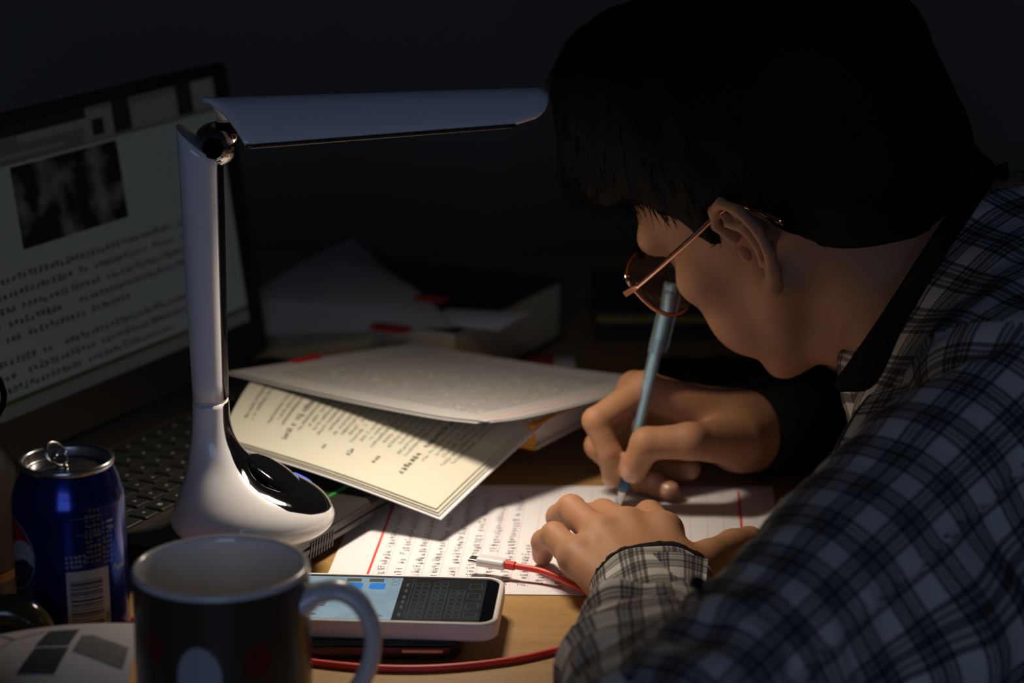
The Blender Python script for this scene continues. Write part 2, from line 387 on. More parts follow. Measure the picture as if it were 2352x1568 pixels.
# ------------------------------------------------------------------ the room
def struct(o): o['kind'] = 'structure'; return o
struct(mk('floor', *box((0, 400, -DZ - 10), (4400, 5600, 20)), M['floor']))
struct(mk('ceiling', *box((0, 400, 2700 - DZ + 10), (4400, 5600, 20)), M['ceil']))
struct(mk('wall_back', *box((0, 3100, 1350 - DZ), (4400, 60, 2700)), M['wall']))
struct(mk('wall_left', *box((-2130, 400, 1350 - DZ), (60, 5300, 2700)), M['wall']))
struct(mk('wall_right', *box((2130, 400, 1350 - DZ), (60, 5300, 2700)), M['wall']))
struct(mk('wall_front', *box((0, -2270, 1350 - DZ), (4400, 60, 2700)), M['wall']))
wx, wz, ww, wh = -150, 830, 1500, 1250
win = struct(mk('window_1', *box((wx, -2228, wz), (ww, 12, wh)), M['window_glow']))
fb = B()
for x in (-ww / 2, 0, ww / 2): fb.add(*box((wx + x, -2218, wz), (70, 36, wh + 70)))
for z in (-wh / 2, wh * .18, wh / 2): fb.add(*box((wx, -2218, wz + z), (ww + 70, 34, 60)))
fb.done('window_frame', M['frame_white'], win)

# ------------------------------------------------------------------ desk
desk = thing('desk', 'beech-coloured wooden desk under the lamp, papers and laptop', 'desk', (-130, 1550, -DZ))
mk('desk_top', *box((-130, 1550, -14), (800, 1500, 28), bev=2), M['wood'], desk)
for x in (-490, 230):
    for y in (840, 2260): mk('leg', *box((x, y, -28 - (DZ - 28) / 2), (45, 45, DZ - 28), bev=3), M['desk_leg'], desk)
mk('apron', *box((-490, 1550, -70), (20, 1375, 80)), M['desk_leg'], desk)

# ------------------------------------------------------------------ laptop (base, keys, lid)
LA = nrm((.454, .891, 0)); LB = nrm((-.891, .454, 0)); LO = np.array([-164., 1339., 0]); UP = np.array([0, 0, 1.])
def lp(a, b, z): return LO + LA * a + LB * b + UP * z
LW, LD, LT = 420, 262, 24
laptop = thing('laptop', 'dark open laptop showing a page of text, behind the desk lamp', 'laptop', lp(LW / 2, LD / 2, 0))
def rect_ring(a0, a1, b0, b1, z, c=6):
    return [lp(*q, z) for q in ((a0 + c, b0), (a1 - c, b0), (a1, b0 + c), (a1, b1 - c), (a1 - c, b1), (a0 + c, b1), (a0, b1 - c), (a0, b0 + c))]
base = mk('base', *loft([rect_ring(12, LW - 12, 14, LD - 10, 3), rect_ring(2, LW - 2, 5, LD, 9), rect_ring(0, LW, 0, LD, 15), rect_ring(0, LW, 0, LD, 17), rect_ring(0, LW, 0, LD, 21.5), rect_ring(3, LW - 3, 3, LD - 3, LT)]), M['laptop'], laptop)
mk('front_strip', *box(lp(LW / 2, -.4, 12.4), (LW - 20, 1.6, 3.2), LA, LB, UP), M['laptop_edge'], laptop)
mk('front_strip', *box(lp(LW / 2, -.2, 18.2), (LW - 12, 1.6, 4.4), LA, LB, UP), M['laptop_edge'], laptop)
mk('green_light_strip', *box(lp(LW / 2 + 20, 27, LT + .2), (LW - 60, 2.6, .5), LA, LB, UP), M['green_stripe'], laptop)
vg = B()
for k in range(9): vg.add(*box(lp(70 + k * 3.4, -.8, 12.5), (1.3, 1.6, 11), LA, LB, nrm(UP + LA * .25)))
vg.done('speaker_grille', M['laptop_edge'], laptop)
for a in (30, LW - 30):
    for b_ in (30, LD - 30): mk('rubber_foot', *box(lp(a, b_, 1.6), (18, 10, 3.2), LA, LB, UP), M['key'], laptop)
mk('keyboard_deck', *box(lp(LW / 2, 163, LT + .25), (392, 122, .5), LA, LB, UP), M['laptop_deck'], base)
KP = 18.7
keymesh = {}
kx0 = 16
rows = [[1.35, 1, 1, 1.2, 5.6, 1.2, 1, 1, 1, 1, 1, 2, 1.1, 1.1], [2.2] + [1] * 10 + [2.65, 1, 1, 1, 1.1], [1.75] + [1] * 11 + [2.15, 1, 1, 1, 1.05], [1.5] + [1] * 12 + [1.45, 1, 1, 1, 1.05], [1] * 13 + [1.95, 1, 1, 1, 1.05], [1.05] * 20]
leg = B()
for r, widths in enumerate(rows):
    a = kx0
    for c, w in enumerate(widths):
        wmm = w * KP * .98
        if a + wmm > 408: break
        b_ = 107 + r * KP + KP / 2; key = round(wmm, 1)
        if key not in keymesh:
            kw = wmm - 3
            def kr(z, i): return [LA * x + LB * y + UP * z for x, y in rrect(kw - 2 * i, 15.4 - 2 * i, 1.6, 2)]
            k0 = mk('key', *loft([np.array(kr(0, 0)), np.array(kr(1.3, .1)), np.array(kr(1.9, .9))]) if False else loft([np.array(kr(0, 0)) + lp(0, 0, LT + .5), np.array(kr(1.4, .1)) + lp(0, 0, LT + .5), np.array(kr(2.0, .8)) + lp(0, 0, LT + .5)]), M['key'], base)
            keymesh[key] = k0; k0.location = Vector((LA * (a + wmm / 2) + LB * b_) / 1000)
        else:
            c2 = keymesh[key].copy(); c2.name = 'key'; COL.objects.link(c2); c2.parent = base; c2.location = Vector((LA * (a + wmm / 2) + LB * b_) / 1000)
        if not (r == 0 and c == 4):
            f_ = lambda u, v, a=a, b_=b_, wmm=wmm: lp(a + wmm / 2 + u, b_ + v, LT + 2.58)
            if r == 0 and c == 2:
                for qx in (-1.6, .3):
                    for qy in (-1.6, .3): rectp(leg, f_, qx - .1, qy, qx + 1.3, qy + 1.4)
            else:
                rectp(leg, f_, -1.2, -.4, 1.2, .5); rectp(leg, f_, -.4, -1.2, .3, 1.1)
        a += wmm
leg.done('key_legends', M['legend'], base, kind='stuff')
# lid
LEAN = math.radians(8); LU = LB * math.sin(LEAN) + UP * math.cos(LEAN); LN = np.cross(LU, LA) * 1.0
if LN @ LB > 0: LN = -LN          # towards the user
def lid(s, t, o=0.): return lp(0, 256, LT) + LA * s + LU * t + LN * o
def lid_ring(o, i): return [lid(s, t, o) for s, t in ((i + 5, 4 + i), (LW - 5 - i, 4 + i), (LW - i, 9 + i), (LW - i, 241 - i), (LW - 5 - i, 246 - i), (5 + i, 246 - i), (i, 241 - i), (i, 9 + i))]
lidp = mk('lid', *loft([lid_ring(-7, 2), lid_ring(-6, 0), lid_ring(-1, 0), lid_ring(0, 1)]), M['laptop'], laptop)
for s in (60, LW - 60): mk('hinge', *tube([lid(s - 25, 3, -3), lid(s + 25, 3, -3)], 5.5, 12), M['laptop'], laptop)
s0, s1, t0, t1 = 20, 398, 35, 236
fs = lambda o: (lambda s, t: lid(s, t, o))
b_ = B(); rectp(b_, fs(.25), s0, t0, s1, t1); scr = b_.done('screen', M['screen'], lidp)
b_ = B(); rectp(b_, fs(.35), s0, 209, s1, t1); b_.done('toolbar', M['screen_bar'], scr)
b_ = B(); rectp(b_, fs(.45), 150, 222, 235, 228); rectp(b_, fs(.45), 225, 211, 262, 233); rectp(b_, fs(.45), 285, 212, 345, 231); rectp(b_, fs(.45), 366, 213, 396, 235); rectp(b_, fs(.45), s0, 213, 200, 216); b_.done('tab', M['screen_bar2'], scr)
b_ = B(); rectp(b_, fs(.55), 262, 212, 284, 236); rectp(b_, fs(.55), 345, 212, 366, 236); rectp(b_, fs(.55), 236, 214, 250, 226); rectp(b_, fs(.55), s0, 228.5, 230, 236); b_.done('dark_tabs', M['screen_dark'], scr, kind='stuff')
b_ = B(); rectp(b_, fs(.5), 137, 148, 262, 207); b_.done('picture', M['screen_pic'], scr)
b_ = B(); rectp(b_, fs(.4), s0, 44.5, s1, 48); b_.done('taskbar_line', M['screen_olive'], scr)
b_ = B(); rectp(b_, fs(.4), s0, 35, s1, 44.5); b_.done('taskbar', M['screen_bar2'], scr)
b_ = B()
write(b_, fs(.5), [(40, 128, 375), (40, 117.5, 380), (40, 107, 372), (40, 97, 340), (40, 87, 250), (40, 71, 365), (40, 61.5, 372), (40, 52, 300)], (6.1, 6.0), .95, 7)
b_.done('screen_text', M['screen_text'], scr, kind='stuff')

# ------------------------------------------------------------------ desk lamp
LX, LY = -195., 1402.
lamp = thing('desk_lamp', 'white LED desk lamp with black touch panel standing on the laptop palm rest', 'lamp', (-170, LY, LT))
prof = np.array([  # z, left, right, half depth
    (24.5, -214, -129, 40), (30, -219.5, -119, 47), (35, -221.5, -115.5, 49), (42, -220, -116.5, 48.5), (49, -217.3, -122, 45.5), (56, -214.6, -132.5, 39.5), (64, -211.6, -150, 31), (73, -209.2, -167, 22.5), (86, -206.8, -177.5, 17), (100, -205.2, -181.4, 15), (116, -204.4, -182, 14.5)])
pdense = spline(prof, 300)
def sec(z): return [np.interp(z, pdense[:, 0], pdense[:, k]) for k in (1, 2, 3)]
def smooth_sec(z):                # a little smoothing of the profile
    a = np.array([sec(np.clip(z + q, 24.5, 116)) for q in np.linspace(-5, 5, 11)]) if z > 38 else np.array([sec(z)])
    return a.mean(0)
def lamp_pt(z, th, off=0.):
    l, r, d = smooth_sec(z) if z <= 116 else (np.interp(z, (116, 300), (-204.4, -208.0)), np.interp(z, (116, 300), (-182, -180.0)), np.interp(z, (116, 300), (14.5, 16.5)))
    cx = (l + r) / 2; a = (r - l) / 2
    n = np.interp(z, (38, 100), (2.0, 2.35))
    c, s = math.cos(th), math.sin(th)
    return np.array([cx + (a + off) * math.copysign(abs(c) ** (2 / n), c), LY + (d + off) * math.copysign(abs(s) ** (2 / n), s), z])
TH = np.linspace(0, 2 * np.pi, 96, endpoint=False)
zs = [24.2, 26, 28, 30, 32, 34, 36] + list(np.linspace(38, 100, 50)) + [104, 108, 112, 115.2]
mk('lamp_base', *loft([[lamp_pt(z, t) for t in TH] for z in zs]), M['white_plastic'], lamp, smooth=True)
mk('seam_ring', *loft([[lamp_pt(z, t, -.7) for t in TH] for z in (115.2, 116.6)], False), M['case'], lamp, smooth=True)
zt = lambda x: 293 - (x + 208) * .80
def stem_ring(z0):
    R = []
    for t in TH:
        p = lamp_pt(z0, t)
        if z0 >= 262: p[2] = 262 + (z0 - 262) / 38. * (zt(p[0]) - 262)
        R.append(p)
    return R
mk('stem', *loft([stem_ring(z) for z in list(np.linspace(117, 262, 14)) + [275, 288, 300]]), M['white_plastic'], lamp, smooth=False)
bpy.data.objects['stem'].data.polygons.foreach_set('use_smooth', np.array([len(p.vertices) == 4 for p in bpy.data.objects['stem'].data.polygons]))
def panel(z0, z1, wf, n=60, m=13, off=.45):
    V = []
    for i in range(n):
        z = z0 + (z1 - z0) * i / (n - 1); w = wf(i / (n - 1), z)
        for j in range(m): V.append(lamp_pt(z, -w + 2 * w * j / (m - 1), off))
    return V, grid_faces(n, m)
mk('black_strip', *panel(117.5, 270, lambda u, z: .62), M['black_gloss'], lamp, smooth=True)
def wbase(u, z):
    w = np.interp(z, (43, 44.5, 47, 52, 60, 70, 85, 115), (.0, .30, .58, .88, 1.02, .95, .72, .62)); return w
mk('touch_panel', *panel(43.1, 115, wbase, 110, 21, .5), M['black_gloss'], lamp, smooth=True)
tp = bpy.data.objects['touch_panel']
dn = nrm((.62, 0, .78)); dt = nrm((.78, 0, -.62)); dc = np.array([-149., LY, 61.0]) 
mk('touch_dome', *loft([[dc + dt * (27 * r * math.cos(t)) + np.array([0, 1., 0]) * (22 * r * math.sin(t)) + dn * h for t in np.linspace(0, 2 * np.pi, 40, endpoint=False)] for r, h in ((1.0, -7), (1.0, -1), (.97, .6), (.88, 2.2), (.7, 3.8), (.45, 5), (.2, 5.6), (.02, 5.7))]), M['black_gloss'], lamp, smooth=True)
mk('base_seam', *loft([[lamp_pt(z, t, .12) for t in TH] for z in (28.4, 29.2)], False), M['laptop_edge'], lamp, smooth=True)
b_ = B(); V = [lamp_pt(z, th, .9) for z, th in [(58 - k * 1.3, .62 + .012 * k) for k in range(9)]]; b_.add(*tube(V, .55, 6)); b_.done('touch_light', M['blue_led'], tp)
ballc = np.array([-184., LY, 281.])
mk('hinge_ball', *uvsphere(ballc, 14), M['dark_chrome'], lamp, smooth=True)
mk('hinge_cap', *tube([ballc + (0, -15.5, 0), ballc + (0, 15.5, 0)], 6.5, 24), M['black_gloss'], lamp)
# hood: arched shell
HY = math.radians(21); HP = math.radians(-1.6)
HX = np.array([math.cos(HY) * math.cos(HP), math.sin(HY) * math.cos(HP), math.sin(HP)]); HN = np.array([-math.sin(HY), math.cos(HY), 0]); HU = np.cross(HX, HN)
HO = np.array([-192., LY, 310.])
def hood(u, s, off=0.):
    a = abs(s)
    xs = 21 * a; xe = 228 - 28 * (1 - math.sqrt(max(0., 1 - (a ** 1.9) ** 2)))
    x = xs + (xe - xs) * u; h = 25 - 8 * (x / 228); w = 26 - 4 * (x / 228)
    return HO + HX * x + HN * (w * s) + HU * (-h * a ** 1.9 + off - (2.2 if False else 0))
NU, NS = 40, 25
top = [hood(i / (NU - 1), -1 + 2 * j / (NS - 1)) for i in range(NU) for j in range(NS)]
bot = [hood(i / (NU - 1), -1 + 2 * j / (NS - 1), -2.4) for i in range(NU) for j in range(NS)]
F = grid_faces(NU, NS); n0 = NU * NS
F2 = [tuple(n0 + q for q in f[::-1]) for f in F]
edge = []
for i in range(NU - 1):
    for j in (0, NS - 1):
        a, b1 = i * NS + j, (i + 1) * NS + j; edge.append((a, b1, b1 + n0, a + n0) if j == 0 else (b1, a, a + n0, b1 + n0))
for j in range(NS - 1):
    for i in (0, NU - 1):
        a, b1 = i * NS + j, i * NS + j + 1; edge.append((b1, a, a + n0, b1 + n0) if i == 0 else (a, b1, b1 + n0, a + n0))
mk('lamp_hood', top + bot, F + F2 + edge, M['white_plastic'], lamp, smooth=True)
def hood_under(x, y, z): return HO + HX * x + HN * y + HU * z
mk('hood_underside', *loft([[hood_under(x, y, -17) for x, y in ((24, -17), (200, -15), (200, 15), (24, 17))], [hood_under(x, y, -13) for x, y in ((24, -17), (200, -15), (200, 15), (24, 17))]]), M['rim_brown'], lamp)
mk('led_panel', *loft([[hood_under(x, y, -18.2) for x, y in ((52, -12), (204, -11), (204, 11), (52, 12))], [hood_under(x, y, -17.1) for x, y in ((52, -12), (204, -11), (204, 11), (52, 12))]]), M['led'], lamp)
ld = bpy.data.lights.new('led_light', 'AREA'); ld.shape = 'RECTANGLE'; ld.size = .075; ld.size_y = .020; ld.energy = LED_POWER; ld.color = (1.0, .84, .68); ld.spread = math.radians(124)
lo = bpy.data.objects.new('led_light', ld); COL.objects.link(lo); lo.parent = lamp
lz = nrm(HU + .10 * np.array([0, 1., 0])); lx = nrm(HX - lz * (HX @ lz)); ly = np.cross(lz, lx)   # the panel faces slightly away from the writer
lo.location = Vector((hood_under(142, 0, -20) - ORG[lamp.name]) / 1000); lo.rotation_euler = Matrix((lx, ly, lz)).transposed().to_euler()
rim = [hood(u, -1, -1.2) + HU * -1.8 for u in np.linspace(0, 1, 40)]
rim2 = [hood(u, 1, -1.2) + HU * -1.8 for u in np.linspace(0, 1, 40)]
b_ = B(); b_.add(*tube(rim, 1.5, 8)); b_.add(*tube(rim2, 1.5, 8)); b_.done('hood_trim', M['rim_brown'], lamp, smooth=True)
mk('hinge_arm', *box(ballc + (12, .6, 10), (26, 12, 9), HX, HN, HU, bev=2), M['black_gloss'], lamp)

# ------------------------------------------------------------------ papers and books
def patch(c00, c10, c11, c01, bulge=lambda u, v: 0.):
    c00, c10, c11, c01 = [np.asarray(c, float) for c in (c00, c10, c11, c01)]
    def f(u, v, o=0.):
        return (c00 * (1 - u) + c10 * u) * (1 - v) + (c01 * (1 - u) + c11 * u) * v + np.array([0, 0, bulge(u, v) + o])
    return f
def sheet(name, f, m, parent=None, nu=24, nv=24, thick=.4, u=(0, 1), v=(0, 1), **k):
    U = np.linspace(*u, nu); W = np.linspace(*v, nv)
    V = [f(a, c, 0) for a in U for c in W] + [f(a, c, -thick) for a in U for c in W]; n = nu * nv
    F = grid_faces(nu, nv); F = [g[::-1] for g in F] + [tuple(n + q for q in g) for g in F]
    per = [i * nv for i in range(nu)] + [(nu - 1) * nv + j for j in range(1, nv)] + [i * nv + nv - 1 for i in range(nu - 2, -1, -1)] + [j for j in range(nv - 2, 0, -1)]
    for q in range(len(per)): a, c = per[q], per[(q + 1) % len(per)]; F.append((a, c, c + n, a + n))
    return mk(name, V, F, m, parent, smooth=False, **k)

# the lined letter being written
lf0 = patch((-122, 1358, .7), (174, 1350, .7), (187.8, 1562, .7), (-106, 1568, .7), lambda u, v: .8 * max(0, u - .9) * 10 * v * 1.2)
letter = thing('letter_paper', 'lined white letter paper covered in handwriting under both hands', 'paper', (30, 1460, 0))
sheet('sheet', lf0, M['paper'], letter, 30, 20, .5)
PL, PW = 297., 210.
def lf(u, v, o=.14): return lf0(u / PL, v / PW, o)
for u in (26, 272): b_ = B(); strip(b_, lf, u, 8, u, 200, 1.7, 12); b_.done('red_margin_line', M['red_line'], letter)
b_ = B()
for k in range(1, 21): u = 26 + k * 11.7; strip(b_, lf, u, 12, u, 198, .28, 10)
for v in (150, 143): strip(b_, lf, 276, v - 4, 276, v + 4, .3) if False else strip(b_, lf, 277, v, 284, v, .7)
b_.done('ruled_lines', M['pink_line'], letter)
b_ = B()
for k in range(1, 16):
    u = 26 + k * 11.7; end = (150, 165, 185, 150, 190, 185, 175, 190, 90, 70, 178, 120, 40, 190, 120)[k - 1]
    write(b_, lambda a, c, u=u: lf(u - .7 - c, a, .16), [(12 + random.uniform(0, 5), 0, end)], (5.4, 6.6), .36, 5, .6)
b_.done('handwriting', M['ink'], letter, kind='stuff')

# cream book lying open, its pages running out over the laptop edge
cf = patch((-51, 1455, 22.5), at(508, 1012, 49), at(592, 866, 57), (40, 1626, 54), lambda u, v: 4.5 * math.sin(math.pi * min(1, v)) * (.4 + .6 * u) + 5 * math.sin(math.pi * u) * (1 - v) * .6 + 3 * u * u)
book = thing('open_book', 'open cream-paged book with small printed text, edge hanging over the letter', 'book', (-95, 1560, 20))
for k in range(4):
    q = (.0, .012, .020, .034)[k]
    sheet('page', lambda u, v, o, k=k: cf(u, v, o - k * 1.25), M['cream' if k < 3 else 'paper'], book, 22, 22, .55, (-q, 1), (-q * .6, 1))
pf = lambda u, v, o=.16: cf(u / 160., v / 200., o)
b_ = B(); bb = B(); tr = lambda c: None
u = 14.
line = 0
while u < 150:
    if line in (5, 23):
        write(bb, lambda a, c, u=u: pf(u + c, a), [(26, 0, 62), (72, 0, 128)], (5.2, 4.4), .9, 6); u += 7.4
    elif line in (9, 13, 17):
        write(bb, lambda a, c, u=u: pf(u + c, a), [(30, 0, 42)], (4.2, 3.6), .7, 6); write(b_, lambda a, c, u=u: pf(u + c, a), [(58, 0, 170)], (3.1, 2.9), .42, 5); u += 4.7
    elif line in (27, 28): u += 3.5
    else:
        write(b_, lambda a, c, u=u: pf(u + c, a), [(random.choice((52, 58, 64)), 0, random.uniform(150, 176))], (3.1, 2.9), .42, 5); u += 4.3
    line += 1
b_.done('page_text', M['print'], book, kind='stuff'); bb.done('heading_text', M['print_bold'], book, kind='stuff')

# thick paperback with an orange cover under the pages
KA = nrm((-.85, .52, 0)); KB = nrm((.52, .85, 0)); KC = np.array([16., 1569., 26.8])
def kp(a, c, z): return KC + KA * a + KB * c + UP * z
pbk = thing('paperback_book', 'thick orange-covered paperback beneath the loose printed sheets', 'book', kp(72, 60, 0))
mk('page_block', *box(kp(72, 60, 9.5), (138, 114, 16.6), KA, KB, UP), M['page_edge'], pbk)
mk('cover', *box(kp(72, 60, .5), (146, 119, 1), KA, KB, UP), M['page_edge'], pbk)
mk('cover', *box(kp(72, 60, 18.4), (146, 119, 1), KA, KB, UP), M['orange'], pbk)
mk('spine', *box(kp(72, -.6, 9.5), (146, 1.4, 18.8), KA, KB, UP), M['orange'], pbk)
b_ = B(); write(b_, lambda u, v: kp(60 - u, -1.4, 7 + v), [(4, 0, 40)], (5, 4.5), .8, 5); b_.done('spine_lettering', M['red_line'], pbk, kind='stuff')

# loose printed sheets
sf = patch((-18, 1503, 67), (112, 1640, 59), (-78, 1752, 56), (-211, 1640, 65), lambda u, v: -2.0 * math.sin(math.pi * u) * (1 - v) - 2 * math.sin(math.pi * v) + 2.0 * math.exp(-((u - 0) ** 2 + v ** 2) / .01))
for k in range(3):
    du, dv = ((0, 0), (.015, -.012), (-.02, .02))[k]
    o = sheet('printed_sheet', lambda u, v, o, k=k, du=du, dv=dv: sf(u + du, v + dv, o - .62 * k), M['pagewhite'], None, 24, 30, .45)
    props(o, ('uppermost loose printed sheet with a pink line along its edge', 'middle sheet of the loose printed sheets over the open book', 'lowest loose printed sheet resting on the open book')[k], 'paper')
    if k == 0:
        b_ = B(); strip(b_, lambda u, v: sf(u, v, .2), .02, .045, .98, .05, .009, 24); b_.done('pink_line', M['pink_line'], o)
        b_ = B(); write(b_, lambda u, v: sf(u, v, .2), [(.12, .12 + .024 * q, .9) for q in range(33)], (.021, .013), .0030, 4); b_.done('printed_text', M['print_faint'], o, kind='stuff')
o = mk('index_tab', *box((-158, 1684, 62.5), (26, 9, .8), nrm((138, 124, 0)), nrm((-124, 138, 0)), UP), M['red_tab'])
props(o, 'red index tab sticking out beside the far edge of the loose sheets', 'index tab')

# the pile behind: pale yellow block with white sheets on top
pile = thing('thick_notebook', 'thick pale-yellow paper block lying behind the laptop', 'notebook', lp(556, 200, 0))
mk('page_block', *box(lp(556, 200, 28.5), (196, 196, 50), LA, LB, UP), M['yellow_page'], pile)
mk('cover', *box(lp(556, 200, 2), (202, 202, 3.5), LA, LB, UP), M['dark_book'], pile)
mk('cover', *box(lp(556, 200, 55), (202, 202, 2.4), LA, LB, UP), M['dark_book'], pile)
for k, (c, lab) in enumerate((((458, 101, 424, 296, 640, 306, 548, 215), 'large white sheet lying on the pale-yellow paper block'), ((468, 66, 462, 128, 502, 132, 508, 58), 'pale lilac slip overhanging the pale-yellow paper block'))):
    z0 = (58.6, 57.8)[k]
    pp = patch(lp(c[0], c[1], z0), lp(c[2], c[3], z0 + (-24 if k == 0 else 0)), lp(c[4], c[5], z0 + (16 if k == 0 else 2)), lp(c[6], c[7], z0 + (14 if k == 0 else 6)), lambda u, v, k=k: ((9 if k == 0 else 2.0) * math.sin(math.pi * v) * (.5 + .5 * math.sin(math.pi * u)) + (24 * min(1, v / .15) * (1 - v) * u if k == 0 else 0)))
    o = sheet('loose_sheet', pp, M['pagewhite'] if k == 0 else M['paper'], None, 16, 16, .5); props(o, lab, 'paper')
for a, c, w, lab in ((430, 146, 32, 'red index tab on the front edge of the pale-yellow block'), (488, 140, 26, 'dark red index tab lying on the large white sheet')):
    o = mk('index_tab', *box(lp(a, c, 58.6 if a < 450 else 71), (14, w, 2.2), LA, LB, UP), M['red_tab']); props(o, lab, 'index tab')
db = thing('dark_book', 'dark book with a dim yellow band in the shadows at the back', 'book', (190, 2040, 0))
mk('page_block', *box((190, 2040, 14), (226, 146, 20)), M['page_edge'], db)
mk('cover', *box((190, 2040, 2), (232, 150, 4)), M['dark_book'], db); mk('cover', *box((190, 2040, 26), (232, 150, 4)), M['dark_book'], db)
mk('spine', *box((190, 1964, 14), (232, 3, 28)), M['dark_book'], db); mk('spine_band', *box((190, 1962.2, 20), (230, 1, 6)), M['dark_yellow'], db)
er = thing('eraser', 'small red and grey eraser behind the loose sheets', 'eraser', (32, 1862, 0))
mk('sleeve', *box((24, 1862, 6.2), (22, 20, 12.4), bev=1), M['red_tab'], er); mk('rubber', *box((44, 1862, 6), (20, 19, 11.6), bev=2), M['plug_white'], er)

# ------------------------------------------------------------------ phones
def slab(c, ax, ay, L, W, r, levels):
    ring = lambda z, i: [np.asarray(c) + ax * x + ay * y + UP * z for x, y in rrect(L - 2 * i, W - 2 * i, max(.5, r - i), 7)]
    return loft([ring(z, i) for z, i in levels])
PX = nrm((.9976, -.069, 0)); PY = nrm((.069, .9976, 0)); PC = np.array([-86., 1297.5, 0])
bpx = nrm((.9998, -.02, 0)); bpy_ = nrm((.02, .9998, 0)); BC = np.array([-110., 1290., 0])
p2 = thing('smartphone', 'black smartphone lying underneath the cream-cased phone', 'phone', BC)
mk('phone_case', *slab(BC, bpx, bpy_, 162, 78, 12, [(.2, 2), (1.6, .3), (5, 0), (8.4, .2), (9.6, 1.4)]), M['phone_black'], p2, smooth=False)
mk('glass_back', *slab(BC, bpx, bpy_, 154, 70, 9, [(9.5, 0), (9.9, .2)]), M['glass_black'], p2)
b_ = B(); b_.add(*box(BC + bpx * 58 - bpy_ * 38.9 + UP * 6.5, (24, .9, 1.6), bpx, bpy_, UP)); b_.done('side_button', M['steel'], p2)
p1 = thing('smartphone', 'smartphone in a cream case with a lit chat and keyboard screen', 'phone', PC + UP * 10.1)
mk('phone_case', *slab(PC, PX, PY, 160, 77, 12, [(10.1, 1.5), (11.4, .2), (14, 0), (20, 0), (21.4, .5), (22, 1.6), (21.7, 2.7), (20.9, 3.0)]), M['case'], p1)
scrn = mk('display_glass', *slab(PC, PX, PY, 153.6, 70.6, 9, [(20.6, 0), (21.1, .1)]), M['glass_black'], p1)
ph = lambda o: (lambda u, v: PC + PX * (76.8 - u) + PY * v + UP * (21.15 + o))    # u from the right end
def rr_patch(bm, f, u0, v0, u1, v1, r): bm.add([f((u0 + u1) / 2 + x, (v0 + v1) / 2 + y) for x, y in rrect(u1 - u0, v1 - v0, r, 4)], [tuple(range(20))])
b_ = B(); rectp(b_, ph(.03), 60.5, -34, 149, 34); b_.done('chat_area', M['ui_sky'], scrn)
b_ = B(); rectp(b_, ph(.03), 8, -33.5, 60.4, 33.5); b_.done('keyboard_area', M['ui_nebula'], scrn)
b_ = B()
for u in (70, 84): rr_patch(b_, ph(.08), u, 14, u + 10, 24.5, 2.4)
b_.done('chat_bubble', M['ui_bubble'], scrn)
b_ = B()
for u in (72, 86): rectp(b_, ph(.08), u, 26, u + 9, 31.5)
b_.done('thumbnail', M['ui_photo'], scrn)
def outline(bm, f, u0, v0, u1, v1, w=.35):
    for a in ((u0, v0, u1, v0), (u1, v0, u1, v1), (u1, v1, u0, v1), (u0, v1, u0, v0)): strip(bm, f, *a, w)
b_ = B()
for c, u in enumerate((43, 31.5, 20.5)):
    for r in range(9 if c < 2 else 7): v = -31 + r * 6.6 + c * 1.2; outline(b_, ph(.08), u, v, u + 8.6, v + 4.9); strip(b_, ph(.08), u + 4.3, v + 1.4, u + 4.3, v + 3.4, .8)
for v in (-28, -14, 2, 18): outline(b_, ph(.08), 10.5, v, 18, v + 9)
strip(b_, ph(.08), 53.5, -30, 53.5, 33, .25)
for v in (-28, -16, -8, 0, 10, 20): strip(b_, ph(.08), 56.5, v, 56.5, v + 5, 1.6)
b_.done('key_outlines', M['ui_line'], scrn, kind='stuff')
b_ = B()
for k in range(5): strip(b_, ph(.08), 103 - k * .4, -14 + 3 * k, 106.5 - k * .4, -14 + 3 * k, 1.8)
for v in (-28,): strip(b_, ph(.08), 66, v, 71, v, 1.0); strip(b_, ph(.08), 106, v, 112, v, 1.6)
for u, v in ((64.5, 30.5), (64.5, 24)):
    P = [ph(.08)(u + 2.4 * math.cos(t), v + 2.4 * math.sin(t)) for t in np.linspace(0, 2 * np.pi, 14)]; b_.add(*tube(P, .12, 4, cap=False))
b_.done('chat_marks', M['ui_dark'], scrn, kind='stuff')
mk('charging_port', *box(PC + PX * 79.9 + UP * 15.5, (.5, 12, 3.6), PX, PY, UP), M['phone_black'], p1)

# ------------------------------------------------------------------ red charging cable
cab = thing('charging_cable', 'red charging cable with a white plug lying by the phone', 'cable', at(1250, 1312, 0))
q0, q1 = at(1100, 1286, 11), at(1161, 1296, 10.5); cd = nrm(q1 - q0); cs = nrm(np.cross(UP, cd)); cu = np.cross(cd, cs)
def plug_ring(p, w, h): return [p + cs * x + cu * y for x, y in rrect(w, h, h * .48, 5)]
mk('plug_body', *loft([plug_ring(q0 - cd * .2, 9.4, 5.2), plug_ring(q0, 10.6, 6.3), plug_ring(q1 - cd * .8, 10.8, 6.6), plug_ring(q1, 9.6, 5.6)]), M['plug_white'], cab)
mk('plug_tip', *loft([plug_ring(q0 - cd * 6.2, 7.6, 2.2), plug_ring(q0 - cd * 5.8, 8.3, 2.6), plug_ring(q0, 8.3, 2.6)]), M['steel'], cab)
mk('strain_relief', *tube([q1, q1 + cd * 6.5], 2.9, 14), M['red_cable'], cab)
ck = [q1 + cd * 6, at(1250, 1313, 9), at(1318, 1344, 6.0), at(1364, 1372, 4), at(1425, 1425, 2.6), at(1400, 1465, 2.4), at(1290, 1490, 2.4), at(1170, 1516, 2.4), at(1010, 1533, 2.4), at(860, 1533, 2.4), at(720, 1520, 2.4), at(560, 1496, 2.4), at(420, 1455, 2.4), at(308, 1425, 2.4), at(180, 1385, 2.4)]
mk('cord', *tube(spline(ck, 160), 2.05, 12), M['red_cable'], cab, smooth=True)

